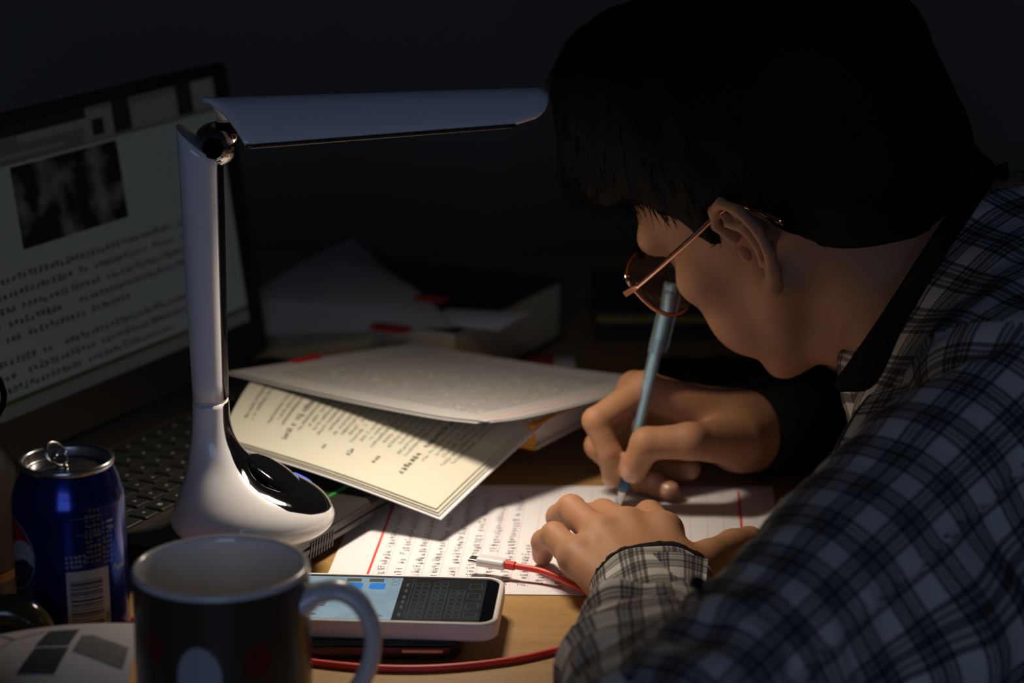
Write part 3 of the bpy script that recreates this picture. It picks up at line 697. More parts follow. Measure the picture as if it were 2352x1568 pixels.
# ------------------------------------------------------------------ drink can
CC0 = np.array([-260., 1267., 0]); CR = 33.0
can = thing('drink_can', 'opened blue soft drink can beside the laptop', 'can', CC0)
mk('can_body', *lathe([(22, 3), (25, 0), (27, 1), (32, 7), (33, 12), (33, 60), (33, 97), (32.3, 101), (29.2, 110), (27.2, 115), (26.4, 116.6)], CC0, 72), M['can_blue'], can, smooth=True)
mk('can_base', *lathe([(.1, 10), (16, 8), (22, 3), (25, 0)], CC0, 48), M['alu'], can, smooth=True)
lidc = mk('can_lid', *lathe([(26.4, 116.4), (27.6, 117.6), (27.8, 119.6), (27.0, 120.8), (25.8, 120.6), (25.0, 119), (24.2, 114.5), (22.8, 113.2), (21.5, 114.2), (20, 114.8), (.1, 114.8)], CC0, 64), M['alu'], can, smooth=True)
b_ = B(); b_.add([CC0 + (9.5 + 8.6 * math.cos(t), 1 + 10.5 * math.sin(t), 115.0) for t in np.linspace(0, 2 * np.pi, 28, endpoint=False)], [tuple(range(28))]); b_.done('opening_shade', M['hole_shade'], lidc)  # flat black disc on the closed lid, painting the shade inside the opening
b_ = B(); b_.add(*lathe([(3.2, 114.8), (3.0, 116.4), (1.6, 117), (.1, 117)], CC0 + (-2, 0, 0), 20)); b_.done('rivet', M['alu'], lidc, smooth=True)
tabP = []
for t in np.linspace(0, 2 * np.pi, 32):
    x, y = 7.2 * math.cos(t), 12 * math.sin(t)
    tabP.append(CC0 + np.array([-2, 0, 115.8]) + np.array([-.30 * (y + 12) + x * .45, x * .9, .92 * (y + 12) * .62 + .2]))
b_ = B(); b_.add(*tube(tabP, 1.15, 8)); b_.add(*tube([tabP[0] * .5 + tabP[16] * .5 + (0, -6, 0), tabP[0] * .5 + tabP[16] * .5 + (0, 6, 0)], .9, 6)); b_.done('pull_tab', M['alu'], can, smooth=True)
mk('scored_edge', *tube([CC0 + (-17, -8, 115.1), CC0 + (-10, -4, 115.6), CC0 + (-3, 2, 115.4)], .7, 6), M['alu'], can)
def cyl(c, r):
    return lambda a, z: np.asarray(c) + np.array([r * math.sin(a / r), -r * math.cos(a / r), z])
CROT = 6.0
cfn = lambda a, z: cyl(CC0, CR + .12)(a + CROT, z)
cfo = lambda a, z: cyl(CC0, CR + .22)(a + CROT, z)
def cpatch(bm, f, a0, z0, a1, z1, n=8):
    V = [f(a0 + (a1 - a0) * i / n, z) for i in range(n + 1) for z in (z0, z1)]; bm.add(V, [(2 * i, 2 * i + 2, 2 * i + 3, 2 * i + 1) for i in range(n)])
b_ = B(); cpatch(b_, cfn, -3, 4, 23, 62); b_.done('barcode_panel', M['can_white'], can)
b_ = B(); z = 6.
while z < 57:
    w = random.choice((.45, .45, .9, 1.3)); cpatch(b_, cfo, -1, z, 18.5, z + w); z += w + random.choice((.5, .9, 1.3))
b_.done('barcode_bars', M['can_bar'], can)
def text_mesh(body, size):
    cu_ = bpy.data.curves.new('tmp_text', 'FONT'); cu_.body = body; cu_.size = size; ob = bpy.data.objects.new('tmp_text', cu_); COL.objects.link(ob)
    dg = bpy.context.evaluated_depsgraph_get(); me = bpy.data.meshes.new_from_object(ob.evaluated_get(dg))
    V = np.array([v.co[:2] for v in me.vertices]); F = [tuple(p.vertices) for p in me.polygons]
    bpy.data.objects.remove(ob); bpy.data.meshes.remove(me); bpy.data.curves.remove(cu_); return V, F
def can_text(name, body, size, a, z, m, vertical=False, slant=0.):
    V, F = text_mesh(body, size)
    P = [cfo(a - y, z + x) if vertical else cfo(a + x + slant * y, z + y) for x, y in V]
    mk(name, P, F, m, can)
can_text('barcode_digits', '6 915766 002882', 4.2, 22.6, 6, M['can_bar'], True)
can_text('brand_script', 'Pepsi', 5.6, 26, 57.5, M['can_white'], False, .25)
for nm, m_, lines, ch in (('white_lettering', 'can_white', [(-3, 64, 9), (-3, 67, 11), (-3, 70, 10), (24, 88, 29), (24, 84, 29)], (2.5, 2.1)), ('gold_lettering', 'can_gold', [(9, 66 + 3.1 * k, 19) for k in range(11)], (2.5, 2.1)), ('blue_lettering', 'can_lightblue', [(20, 64 + 3 * k, 28) for k in range(9)], (2.5, 2.1))):
    b_ = B(); write(b_, cfo, lines, ch, .35, 5); b_.done(nm, M[m_], can, kind='stuff')
b_ = B(); write(b_, cfo, [(27, 8 + 3 * k, 33) for k in range(5)], (2.4, 2.0), .35, 4); b_.done('gold_small_lettering', M['can_gold'], can, kind='stuff')
b_ = B()
for a, c, d, e in ((1, 103 - 9, 20, 103 - 9), (20, 94, 20, 84), (20, 84, 4, 84)): strip(b_, cfo, a, c, d, e, .25, 6)
b_.done('frame_line', M['can_lightblue'], can)
def disc_part(nm, m_, test, o=.1):
    b_ = B(); ca, cz, R = -38., 68., 21.; n = 30; f = cyl(CC0, CR + o)
    for i in range(n):
        for j in range(n):
            a0, a1 = ca - R + 2 * R * i / n, ca - R + 2 * R * (i + 1) / n; z0, z1 = cz - R + 2 * R * j / n, cz - R + 2 * R * (j + 1) / n
            x, y = ((a0 + a1) / 2 - ca) / R, ((z0 + z1) / 2 - cz) / R
            if x * x + y * y < 1 and test(x, y): b_.add([f(a0, z0), f(a1, z0), f(a1, z1), f(a0, z1)], [(0, 1, 2, 3)])
    b_.done(nm, m_, can)
wave = lambda x, y: y - .22 * math.sin(2.6 * x)
disc_part('emblem_red', M['can_red'], lambda x, y: wave(x, y) > .25); disc_part('emblem_white', M['can_white'], lambda x, y: -.3 < wave(x, y) <= .25); disc_part('emblem_blue', M['can_navy'], lambda x, y: wave(x, y) <= -.3)
ringP = [cyl(CC0, CR + .25)(-38 + 22 * math.cos(t), 68 + 22 * math.sin(t)) for t in np.linspace(0, 2 * np.pi, 60)]
mk('emblem_ring', *tube(ringP, .3, 5, cap=False), M['can_lightblue'], can)

# ------------------------------------------------------------------ mug
MC = np.array([-154.6, 1138., 0]); MR = 47.
mug = thing('mug', 'brown mug with a white inside and white handle, standing before the desk lamp', 'mug', MC)
mk('mug_body', *lathe([(.1, 2), (38, 2), (42, 0), (45.5, 1.5), (46.8, 6), (47, 30), (47, 101.0)], MC, 96), M['mug_out'], mug, smooth=True)
mk('mug_inside', *lathe([(47, 101.0), (47, 102.6), (46.3, 103.7), (45.2, 104), (44, 103.6), (43.2, 102.4), (43, 99), (42.6, 40), (41.5, 12), (36, 7), (.1, 6.5)], MC, 96), M['mug_in'], mug, smooth=True)
ha = math.radians(-9); hd = np.array([math.cos(ha), math.sin(ha), 0])
hp = [MC + hd * r + UP * z for r, z in ((44, 86), (53, 91), (64, 93), (74, 88), (80.5, 77), (82, 63), (77.5, 46), (67, 30), (56, 20), (45, 14))]
hr = np.interp(np.linspace(0, 1, 50), [0, .12, .5, .9, 1], [8.5, 5.6, 4.6, 5.6, 7.5])
mk('mug_handle', *tube(spline(hp, 50), hr, 16, hr * 1.45), M['mug_in'], mug, smooth=True)
mfn = cyl(MC, MR + .12)
def oval(nm, m_, a, z, ra, rz, wob=0.):
    P = [mfn(a, z)]; n = 40
    for k in range(1, 7):
        for j in range(n):
            t = 2 * np.pi * j / n; w = 1 + wob * math.sin(5 * t + 1)
            P.append(mfn(a + ra * w * k / 6 * math.cos(t), z + rz * w * k / 6 * math.sin(t)))
    F = [(0, 1 + j, 1 + (j + 1) % n) for j in range(n)] + [(1 + (k - 1) * n + j, 1 + k * n + j, 1 + k * n + (j + 1) % n, 1 + (k - 1) * n + (j + 1) % n) for k in range(1, 6) for j in range(n)]
    mk(nm, P, F, m_, mug)
oval('pale_print', M['mug_pale'], -7, 58, 12, 18)
oval('red_print', M['mug_red'], -34, 72, 6.5, 9, .1); oval('red_print', M['mug_red'], 24, 66, 8, 9, .1)

# ------------------------------------------------------------------ clutter at the left front
jar = thing('jar', 'dark brown jar with a black carrying loop beside the can', 'jar', (-340, 1330, 0))
mk('jar_body', *lathe([(.1, 0), (32, 0), (35, 4), (35, 92), (30, 104), (27, 108), (27, 115), (.1, 116)], (-340, 1330, 0), 48), M['brown_jar'], jar, smooth=True)
mk('amber_band', *lathe([(35.3, 26), (35.5, 27), (35.5, 31), (35.3, 32)], (-340, 1330, 0), 48), M['amber'], jar)
mk('carrying_loop', *tube(spline([(-330, 1318, 110), (-316, 1312, 124), (-305, 1310, 140), (-306, 1310, 154), (-318, 1312, 166), (-340, 1316, 170), (-362, 1320, 160), (-368, 1324, 138), (-356, 1328, 112)], 50), 1.9, 10), M['black_cloth'], jar, smooth=True)
orn = thing('ring_ornament', 'glossy olive ceramic ring standing in front of the blue can', 'ornament', (-287, 1204, 0))
P = [(-287 + 19 * math.cos(t), 1204 + 2 * math.sin(2 * t), 31 + 19 * math.sin(t)) for t in np.linspace(0, 2 * np.pi, 49)]
mk('ring', *tube(P, 10.5, 18, cap=False), M['olive'], orn, smooth=True)
mk('foot', *lathe([(.1, 0), (15, 0), (15, 2), (9, 4), (.1, 4)], (-287, 1204, 0), 28), M['olive'], orn, smooth=True)
mk('back_disc', *tube([(-287, 1206, 31), (-287, 1210, 31)], 13, 24), M['dark_book'], orn)
vf = patch((-345, 1118, 3), (-208, 1092, 3), at(330, 1431, 45), at(-30, 1462, 45), lambda u, v: 10 * math.sin(math.pi * v) + 3 * math.sin(math.pi * u) * v)
lfl = thing('leaflet', 'white illustrated leaflet curling up in front of the can', 'leaflet', (-270, 1140, 2))
sheet('leaflet_page', vf, M['leaf_white'], lfl, 20, 24, .5)
vfo = lambda u, v: vf(u, v, .25)
b_ = B(); rectp(b_, vfo, .43, .76, .62, .93, 5); rectp(b_, vfo, .44, .52, .63, .74, 5); b_.done('photograph', M['leaf_photo'], lfl)
b_ = B()
for k in range(12): t = k / 11; rectp(b_, lambda u, v: vf(u, v, .27 + .02 * k), .66 + .27 * t, .70 - .12 * t, .74 + .27 * t - (.05 if k > 9 else 0), .86 - .14 * t, 2)
b_.done('ink_drawing', M['leaf_art'], lfl)
b_ = B(); rectp(b_, vfo, 0, 0, 1, .12, 6); b_.done('yellow_light_band', M['leaf_yellow_light'], lfl)  # yellow light on the leaflet's near end, painted as a band
b_ = B(); strip(b_, vfo, .12, .95, .26, .86, .008, 4); strip(b_, vfo, .26, .86, .4, .93, .008, 4); strip(b_, vfo, .26, .86, .2, .6, .008, 4); b_.done('crack_lines', M['leaf_line'], lfl)
def pouch_fn(P): 
    d = sd_ell(P, (-286, 1062, 30), (30, 26, 36)); d = smin(d, sd_ell(P, (-268, 1064, 56), (13, 12, 16)), 8); d = smin(d, sd_ell(P, (-292, 1062, 66), (12, 12, 12)), 6)
    return smax(d, -P[..., 2] + .2, 2) + 1.6 * np.sin(P[..., 0] * .35) * np.sin(P[..., 1] * .4 + 1) * np.sin(P[..., 2] * .3)
Vp, Fp = surface(pouch_fn, (-330, 1025, -6), (-240, 1100, 90), 2.5)
props(mk('pouch', Vp, Fp, M['black_cloth'], smooth=True), 'black crumpled cloth pouch in front of the leaflet', 'pouch')
def case_fn(P): return smax(sd_chain(P, [(120, 1765, 20), (190, 1740, 24), (235, 1752, 20)], [20, 24, 20], 8), -P[..., 2] + .3, 3) + 1.5 * np.sin(P[..., 0] * .2) * np.sin(P[..., 2] * .25)
Vp, Fp = surface(case_fn, (85, 1700, -4), (265, 1800, 55), 3)
pc = mk('pencil_case', Vp, Fp, M['black_cloth'], smooth=True); props(pc, 'black soft pencil case behind the writing hand', 'pencil case')
mk('zip_pull', *uvsphere((190, 1714, 30), (4, 3, 6), 10, 14), M['plug_white'], pc, smooth=True)

# ------------------------------------------------------------------ the person
HA = np.array([[-.498, -.673, -.547], [-.851, .5, .16], [-.166, -.545, .822]]); HA = np.linalg.qr(HA)[0] * np.sign(np.diag(np.linalg.qr(HA)[1]))
HT = np.array([187.7, 1492.2, 221.3]); HS = 1.0
def hw(p): return HT + HA @ (np.asarray(p, float) * HS)          # head frame (left, forward, up) -> desk frame
def hloc(P): return ((P - HT.astype(np.float32)) @ HA.astype(np.float32)) / HS
SH = np.array([292., 1283., 138.]); EL = np.array([82., 1052., 46.]); WR = np.array([84., 1284., 28.])
RSH = np.array([335., 1625., 150.]); REL = np.array([392., 1772., 45.]); RWR = np.array([178., 1576., 38.])
NECK = np.array([285., 1470., 165.]); PEL = np.array([560., 1470., -285.])
person = thing('person', 'person in a plaid jacket and glasses bent over the desk, writing with a pen', 'person', (520, 1470, -DZ))

def head_fn(P):
    q = hloc(P); qm = q.copy(); qm[..., 0] = np.abs(qm[..., 0])
    d = sd_ell(q, (0, -10, 45), (74, 95, 82))
    d = smin(d, sd_ell(q, (0, 34, -2), (60, 54, 72)), 18)
    d = smin(d, sd_cone(qm, (56, 6, -32), (22, 58, -83), 15, 13), 16)
    d = smin(d, sd_ell(q, (0, 60, -87), (20, 14, 13)), 14)
    d = smin(d, sd_ell(qm, (37, 58, -40), (19, 22, 30)), 14)
    d = smin(d, sd_ell(q, (0, 42, 46), (60, 52, 46)), 16)
    d = smin(d, sd_ell(q, (0, 60, -50), (40, 28, 30)), 14)
    d = smin(d, sd_ell(qm, (47, 60, -6), (17, 18, 16)), 14)
    d = smin(d, sd_cone(qm, (47, 76, 33), (10, 85, 31), 11, 11), 12)
    d = smax(d, -sd_ell(qm, (32, 97, 13), (16, 14, 10)), 10)
    d = smin(d, sd_ell(qm, (31, 71, 13), (12, 12, 12)), 4)
    d = smin(d, sd_cone(q, (0, 82, 24), (0, 99, -10), 6, 8), 8)
    d = smin(d, sd_ell(qm, (10, 91, -15), (7, 7, 6)), 5)
    d = smin(d, sd_ell(q, (0, 86, -41), (23, 7, 5)), 4); d = smin(d, sd_ell(q, (0, 85, -52), (20, 8, 6)), 4)
    d = smax(d, -sd_ell(q, (0, 95, -46.5), (24, 6, 1.6)), 2)
    # ears
    hel = [(70, 8, 8), (76, 10, 22), (80, 3, 32), (86, -9, 34), (91, -20, 25), (92.5, -25, 8), (90, -22, -8), (85, -14, -20), (79, -5, -29)]
    e = sd_chain(qm, hel, [3.2, 3.2, 3.4, 3.6, 3.6, 3.6, 3.8, 5, 5.6], 2)
    for h in hel[2:8]: e = smin(e, sd_cone(qm, (69, -14, 0), (h[0] - 1.5, h[1], h[2]), 6, 2.0), 3)
    e = smin(e, sd_chain(qm, [(80, 0, 20), (85.5, -13, 12), (86, -15, 0), (81, -8, -13)], [2.4, 3, 3, 3.4], 3), 3)
    e = smax(e, -sd_ell(qm, (84, -2, -1), (9, 7.5, 10)), 3)
    e = smax(e, -sd_chain(qm, [(84, 6, 22), (91, -8, 25), (94, -17, 12)], [2.2, 2.6, 2.0]), 2)
    e = smin(e, sd_ell(qm, (74.5, 4, -3), (4, 4, 6)), 3); e = smin(e, sd_ell(qm, (79, -3, -28), (5, 6.5, 8)), 4)
    d = smin(d, e, 5)
    d = smin(d, sd_cone(q, (0, -24, -30), (0, -60, -130), 54, 50), 22)
    d = smin(d, sd_cone(q, (0, 26, -74), (0, -34, -120), 30, 40), 18)
    return d
def hand_fn(W, mcp, fingers, thumb, wr, fr, carp):
    def fn(P):
        palm = None
        for i, m in enumerate(mcp):
            a = W + carp[i]; e = sd_cone(P, a, m, wr, 11.5 if i < 3 else 10); palm = e if palm is None else smin(palm, e, 9)
        for i in range(3): palm = smin(palm, sd_cone(P, mcp[i], mcp[i + 1], 9.5, 9), 6)
        palm = smin(palm, sd_chain(P, thumb[0], thumb[1], 4), 13)
        d = None
        for pts, rad in fingers:
            e = smin(palm, sd_chain(P, pts, rad, 2.2), 7); d = e if d is None else smin(d, e, 1.2)
        for pts, rad in list(fingers) + [thumb]:
            for j in ((1, 2) if pts is not thumb[0] else (2,)):
                J = np.asarray(pts[j], np.float32); ax = nrm(nrm(pts[j] - pts[j - 1]) + nrm(pts[j + 1] - pts[j])).astype(np.float32); q = P - J
                d = d + .32 * np.exp(-(q * q).sum(-1) / 150.) * np.cos((q @ ax) * 1.5)
        return d
    return fn
def arr(*p): return [np.array(x, float) for x in p]
# left hand, palm down on the letter
lm = arr((97, 1376, 35), (74, 1381, 36), (57, 1368, 34), (41, 1348, 27))
lfing = [(arr(lm[0], (90, 1416, 32), (86, 1439, 21), (84, 1451, 8.2)), [11, 9.6, 8.4, 7.4]),
         (arr(lm[1], (60, 1424, 30), (54, 1448, 20), (52, 1461, 8.2)), [11.2, 9.8, 8.6, 7.6]),
         (arr(lm[2], (38.5, 1406, 39.5), (31, 1426, 27), (31, 1436, 9)), [10.8, 9.6, 8.4, 7.4]),
         (arr(lm[3], (27.0, 1379, 31), (20.5, 1395, 21), (20, 1405, 8.0)), [10, 9.0, 7.9, 6.9])]
lth = (arr((98, 1312, 22), (126, 1362, 22), (143, 1390, 19), (155, 1405, 17)), [15, 11.5, 10.8, 10.2])
lcarp = arr((15, 8, 0), (6, 10, 2), (-6, 10, 2), (-16, 8, -2))
lfn0 = hand_fn(WR + (0, 0, -4), lm, lfing, lth, 14.5, None, lcarp)
def lhand(P): return smax(smin(lfn0(P), sd_cone(P, WR + (0, 20, -3), WR + (0, -60, 4), 19, 22), 12), -(P[..., 2] - 1.2), 1.5)
# right hand round the pen
rm = arr((94, 1543, 80), (88, 1564, 74), (89, 1582, 62), (95, 1595, 48))
rfing = [(arr(rm[0], (58.5, 1519, 64.5), (68, 1514.5, 43), (70.2, 1520, 22)), [11.5, 9.6, 8.4, 7.0]),
         (arr(rm[1], (61, 1541, 39), (80, 1545, 17), (101, 1540, 13)), [11, 9.6, 8.6, 7.6]),
         (arr(rm[2], (70, 1562, 25), (92, 1547, 11), (112, 1531, 8.6)), [11, 9.4, 8.2, 7.2]),
         (arr(rm[3], (90, 1580, 16), (112, 1563, 14), (127, 1551, 17)), [10, 8.8, 7.8, 6.8])]
rth = (arr((160, 1538, 43), (123, 1502, 55), (93, 1503, 53), (84, 1508, 32)), [17, 12, 10.4, 8.8])
rcarp = arr((-6, -12, 8), (-6, -2, 8), (-4, 6, 2), (-2, 10, -6))
rfn0 = hand_fn(RWR, rm, rfing, rth, 18, None, rcarp)
def rhand(P): return smax(smin(rfn0(P), sd_cone(P, RWR + (-14, -10, 0), RWR + (60, 50, 2), 25, 29), 22), -(P[..., 2] - 1.0), 1.5)
def torso_fn(P):                  # hidden under the clothes
    d = sd_cone(P, NECK + (30, 0, -10), PEL, 95, 125)
    d = smin(d, sd_cone(P, SH + (20, 20, -5), RSH, 42, 42), 30)
    d = smin(d, sd_chain(P, [SH, EL, WR - (0, 40, 0)], [42, 36, 24], 10), 20)
    d = smin(d, sd_chain(P, [RSH, REL, RWR + (45, 40, 0)], [42, 36, 26], 10), 20)
    d = smin(d, sd_cone(P, hw((0, -40, -90)), NECK + (25, 0, -30), 54, 58), 20)
    return d
bv, bf, off = [], [], 0
for fn, lo, hi, h in ((head_fn, HT + (-150, -145, -150), HT + (150, 140, 125), 2.0), (lhand, (0, 1215, -2), (175, 1485, 70), 1.5), (rhand, (35, 1475, -2), (275, 1660, 110), 1.6), (torso_fn, (20, 960, -430), (720, 1900, 270), 12)):
    V, F = surface(fn, lo, hi, h); bv.append(V); bf.append(F + off); off += len(V)
BV = np.vstack(bv); BF = np.vstack(bf)
FC = BV[BF].mean(1); FN = np.cross(BV[BF[:, 2]] - BV[BF[:, 0]], BV[BF[:, 3]] - BV[BF[:, 1]]); FN /= np.maximum(np.linalg.norm(FN, axis=1), 1e-9)[:, None]
mi = np.zeros(len(BF), np.int32)
def nail(tip, prev, back, r):     # back: direction the nail faces
    ax = nrm(np.asarray(tip) - prev); back = nrm(back - ax * (np.asarray(back) @ ax)); side = np.cross(ax, back)
    q = FC - (np.asarray(tip) + ax * r * .35)
    m = (np.abs(q @ ax) < r * .75) & (np.abs(q @ side) < r * .68) & (q @ back > 0) & (FN @ back > .45) & (np.linalg.norm(q, axis=1) < r * 1.7); mi[m] = 1
nail(rth[0][3], rth[0][2], np.array([-.2, -.9, .3]), 9.0); nail(rfing[0][0][3], rfing[0][0][2], np.array([-.6, -.6, 0.]), 7.2)
nail(rfing[1][0][3], rfing[1][0][2], np.array([0, -.9, .35]), 7.4); nail(rfing[3][0][3], rfing[3][0][2], np.array([0, -.9, .3]), 6.8); nail(rfing[2][0][3], rfing[2][0][2], np.array([0, -.9, .2]), 7.2)
nail(lfing[3][0][3], lfing[3][0][2], np.array([-.8, .1, .2]), 6.8)
body = mk('body', BV, BF, [M['skin'], M['nail']], person, smooth=True, mi=mi)
b_ = B()
for s in (1, -1): b_.add(*uvsphere(hw((31 * s, 71.0, 13)), 11.6, 16, 20))
b_.done('eyes', M['eye'], person, smooth=True)

# hair: a clumped mass with strands lying over it
def hair_fn(P):
    q = hloc(P)
    d = sd_ell(q, (0, -18, 62), (87, 126, 112)); d = smin(d, sd_ell(q, (0, -76, 4), (72, 56, 62)), 20)
    d = smin(d, sd_ell(q, (0, 56, 124), (64, 50, 56)), 26)
    d = smin(d, sd_ell(q, (0, 88, 96), (60, 34, 34)), 24)
    umin = np.interp(q[..., 1], [-200, -60, -34, -20, -6, 6, 14, 20, 27, 34, 46, 70, 90, 140], [-60, -54, -30, 18, 36, 35, 24, 10, 14, 36, 52, 64, 67, 67]).astype(np.float32)
    d = smax(d, umin - q[..., 2], 5)
    d = smax(d, -(sd_ell(q, (0, -8, 38), (70, 90, 76))), 2)
    d = d + 1.6 * np.sin(q[..., 0] * .16 + 2 * np.sin(q[..., 2] * .05)) * np.sin(q[..., 1] * .13 + np.sin(q[..., 0] * .06) * 2)
    return d
V, F = surface(hair_fn, HT - 225, HT + 225, 4.4)
N = vnormals(V, F)
hb = B(); hb.add(V, [tuple(f) for f in F])
ql = (V - HT) @ HA; crown = np.array([0, -30, 185.])
cand = np.where((N @ (np.array([0, 0, 540.]) - HT) > -200))[0]
pick = RNG.choice(cand, 6500)
downw = np.array([0, 0, -1.])
for i in pick:
    n = HA.T @ N[i]; q = ql[i]
    t = q - crown; t -= n * (t @ n); t = t / max(np.linalg.norm(t), 1e-6)
    front = max(0, min(1, (q[1] - 55) / 40)); low = max(0, min(1, (58 - q[2]) / 30))
    L = RNG.uniform(14, 26) * (1 - .35 * low * (1 - front)) + 12 * front
    if q[1] < 40 and q[2] < 45: L *= .55
    dirv = nrm(t + n * RNG.uniform(.02, .18) + RNG.normal(0, .12, 3)); g = HA.T @ downw
    p = q - n * 1.5; P = [p]
    for k in range(4):
        dirv = nrm(dirv + g * (.10 + .18 * front) - n * .10); p = p + dirv * L / 4; P.append(p.copy())
    P = np.array([hw(x) for x in P]); r = RNG.uniform(.28, .5)
    hb.add(*tube(P, [r, r, r * .85, r * .6, r * .1], 3, cap=False))
hair = hb.done('hair', M['hair'], person, smooth=True)
# eyebrow
b_ = B()
for s in (1, -1):
    for k in range(120):
        t = RNG.uniform(0, 1); p = np.array([s * (14 + 38 * t), 98.0 - 12 * t ** 1.6, 27 + 5 * math.sin(2.2 * t) + RNG.uniform(-3, 3)]); dv = nrm((s * .8, -.3 + .5, -.35 + RNG.normal(0, .2)))
        b_.add(*tube([hw(p), hw(p + dv * 4), hw(p + dv * 8)], [.3, .25, .05], 3, cap=False))
b_.done('eyebrows', M['hair'], person)

# plaid jacket
def arm_rad(t): return t
def jacket_arm(P):
    d = sd_chain(P, [SH, SH * .5 + EL * .5, EL + (6, 0, 0)], [62, 50, 46], 10)
    d = smin(d, sd_chain(P, [SH + (30, 5, -70), SH * .5 + EL * .5 + (40, 0, -35), EL + (50, 30, -12)], [66, 52, 34], 10), 20)
    for o in (-15, 15): d = smin(d, sd_chain(P, [EL + (o * .6, 0, -4), EL * .5 + WR * .5 + (o - 5, -12, -4), WR + (o * 1.1, -50, 0)], [44, 38, 29], 8), 12)
    return d
def jacket_rarm(P): return sd_chain(P, [RSH, REL, RWR + (95, 86, 0), RWR + (48, 44, 2)], [64, 58, 46, 40], 10)
def jacket_torso(P):
    d = sd_chain(P, [NECK + (40, 0, -30), NECK * .5 + PEL * .5, PEL], [112, 138, 150], 20)
    d = smin(d, sd_cone(P, SH + (10, 10, 0), RSH, 64, 64), 30)
    d = smin(d, sd_ell(P, (284, 1366, 100), (70, 70, 74)), 26)
    d = smin(d, sd_cone(P, NECK + (40, 0, -4), NECK + (70, 0, -20), 74, 105), 26)
    d = smin(d, sd_cone(P, (345, 1400, 165), SH + (20, 20, 10), 72, 60), 26)
    d = smin(d, sd_cone(P, SH + (30, 20, -40), (420, 1350, -220), 74, 100), 30)
    return d
def jacket_fn(P):
    a = jacket_arm(P); a = smax(a, (P - (WR + (0, -52, 0)).astype(np.float32)) @ nrm((-.05, 1, -.05)).astype(np.float32), 6)
    b1 = jacket_rarm(P); b1 = smax(b1, -((P - (RWR + (58, 50, 0)).astype(np.float32)) @ nrm((.75, .66, 0)).astype(np.float32)), 5)
    d = smin(jacket_torso(P), a, 16); d = smin(d, b1, 16)
    neck_hole = sd_cone(P, hw((0, -36, -60)), NECK + (20, 0, 0), 62, 58)
    d = smax(d, -neck_hole, 6)
    d = smax(d, -sd_ell(P, hw((0, 62, -84)), (58, 52, 46)), 10)
    return smax(d, -(P[..., 2] + 330), 8)
V, F = surface(jacket_fn, (10, 960, -345), (745, 1900, 270), 4.6)
N = vnormals(V, F)
# cloth coordinates along / around the arm, or over the torso
def arm_uv(Q, S, E, W):
    a = nrm(E - S); c = nrm(W - E); LS = np.linalg.norm(E - S); LF = np.linalg.norm(W - E)
    bis = nrm(a + c); up = (Q - E) @ bis > 0
    # frames sharing the elbow hinge axis
    h = nrm(np.cross(a, c)); na = np.cross(h, a); nc = np.cross(h, c)
    def one(o, ax, n0): r = Q - o; al = r @ ax; ang = np.arctan2(r @ h, r @ n0); return al, ang
    l1, g1 = one(S, a, na); l2, g2 = one(E, c, nc)
    return np.where(up, LS + l2, l1), np.where(up, g2, g1) * 58
dA = jacket_arm(V.astype(np.float32)); dR = jacket_rarm(V.astype(np.float32)); dT = jacket_torso(V.astype(np.float32))
uL = np.stack(arm_uv(V, SH, EL, WR), 1); uR = np.stack(arm_uv(V, RSH, REL, RWR), 1)
tx = nrm(PEL - NECK); ty = np.array([0, 1., 0]); tz = np.cross(tx, ty); rel = V - NECK
ang = np.arctan2(rel @ tz + 0, rel @ ty); uT = np.stack([(rel @ nrm((.75, .30, .62))), (rel @ nrm((-.42, .86, .10)))], 1)
reg = np.where((dA < dT + 3) & (dA < dR), 1, np.where(dR < dT + 3, 2, 0))
# folds
disp = np.zeros(len(V))
for i, p in enumerate(V):
    if reg[i] == 1:
        u, v = uL[i]; el = math.exp(-((u - 312) / 70) ** 2); wr = math.exp(-((u - 490) / 60) ** 2)
        disp[i] = (2.6 + 7.0 * el + 6.0 * wr) * mnoise.noise((u / 17., v / 46., 3.1)) + 2.5 * mnoise.noise((u / 60., v / 60., 9.))
    else: disp[i] = 4.0 * mnoise.noise(Vector(p) / 45) + 1.5 * mnoise.noise(Vector(p) / 17)
V = V + N * disp[:, None]
over = (V[:, 0] < 275) & (V[:, 2] < 1.5) & (V[:, 2] > -60); V[over, 2] = 1.5 + RNG.uniform(0, .3, over.sum())
fr = reg[F]; freg = np.where((fr == 1).sum(1) >= 2, 1, np.where((fr == 2).sum(1) >= 2, 2, 0))
UVs = np.where((freg == 1)[:, None, None], uL[F], np.where((freg == 2)[:, None, None], uR[F], uT[F])).copy()
wrapA = 2 * np.pi * 58
for r_ in (1, 2):
    s = freg == r_; a = UVs[s][:, :, 1]; a = np.where(a - a[:, :1] > wrapA / 2, a - wrapA, np.where(a - a[:, :1] < -wrapA / 2, a + wrapA, a)); t = UVs[s]; t[:, :, 1] = a; UVs[s] = t
JV = V.copy()
jacket = mk('jacket', V, F, M['plaid'], person, smooth=True, uv=(UVs / 1000).reshape(-1, 2))

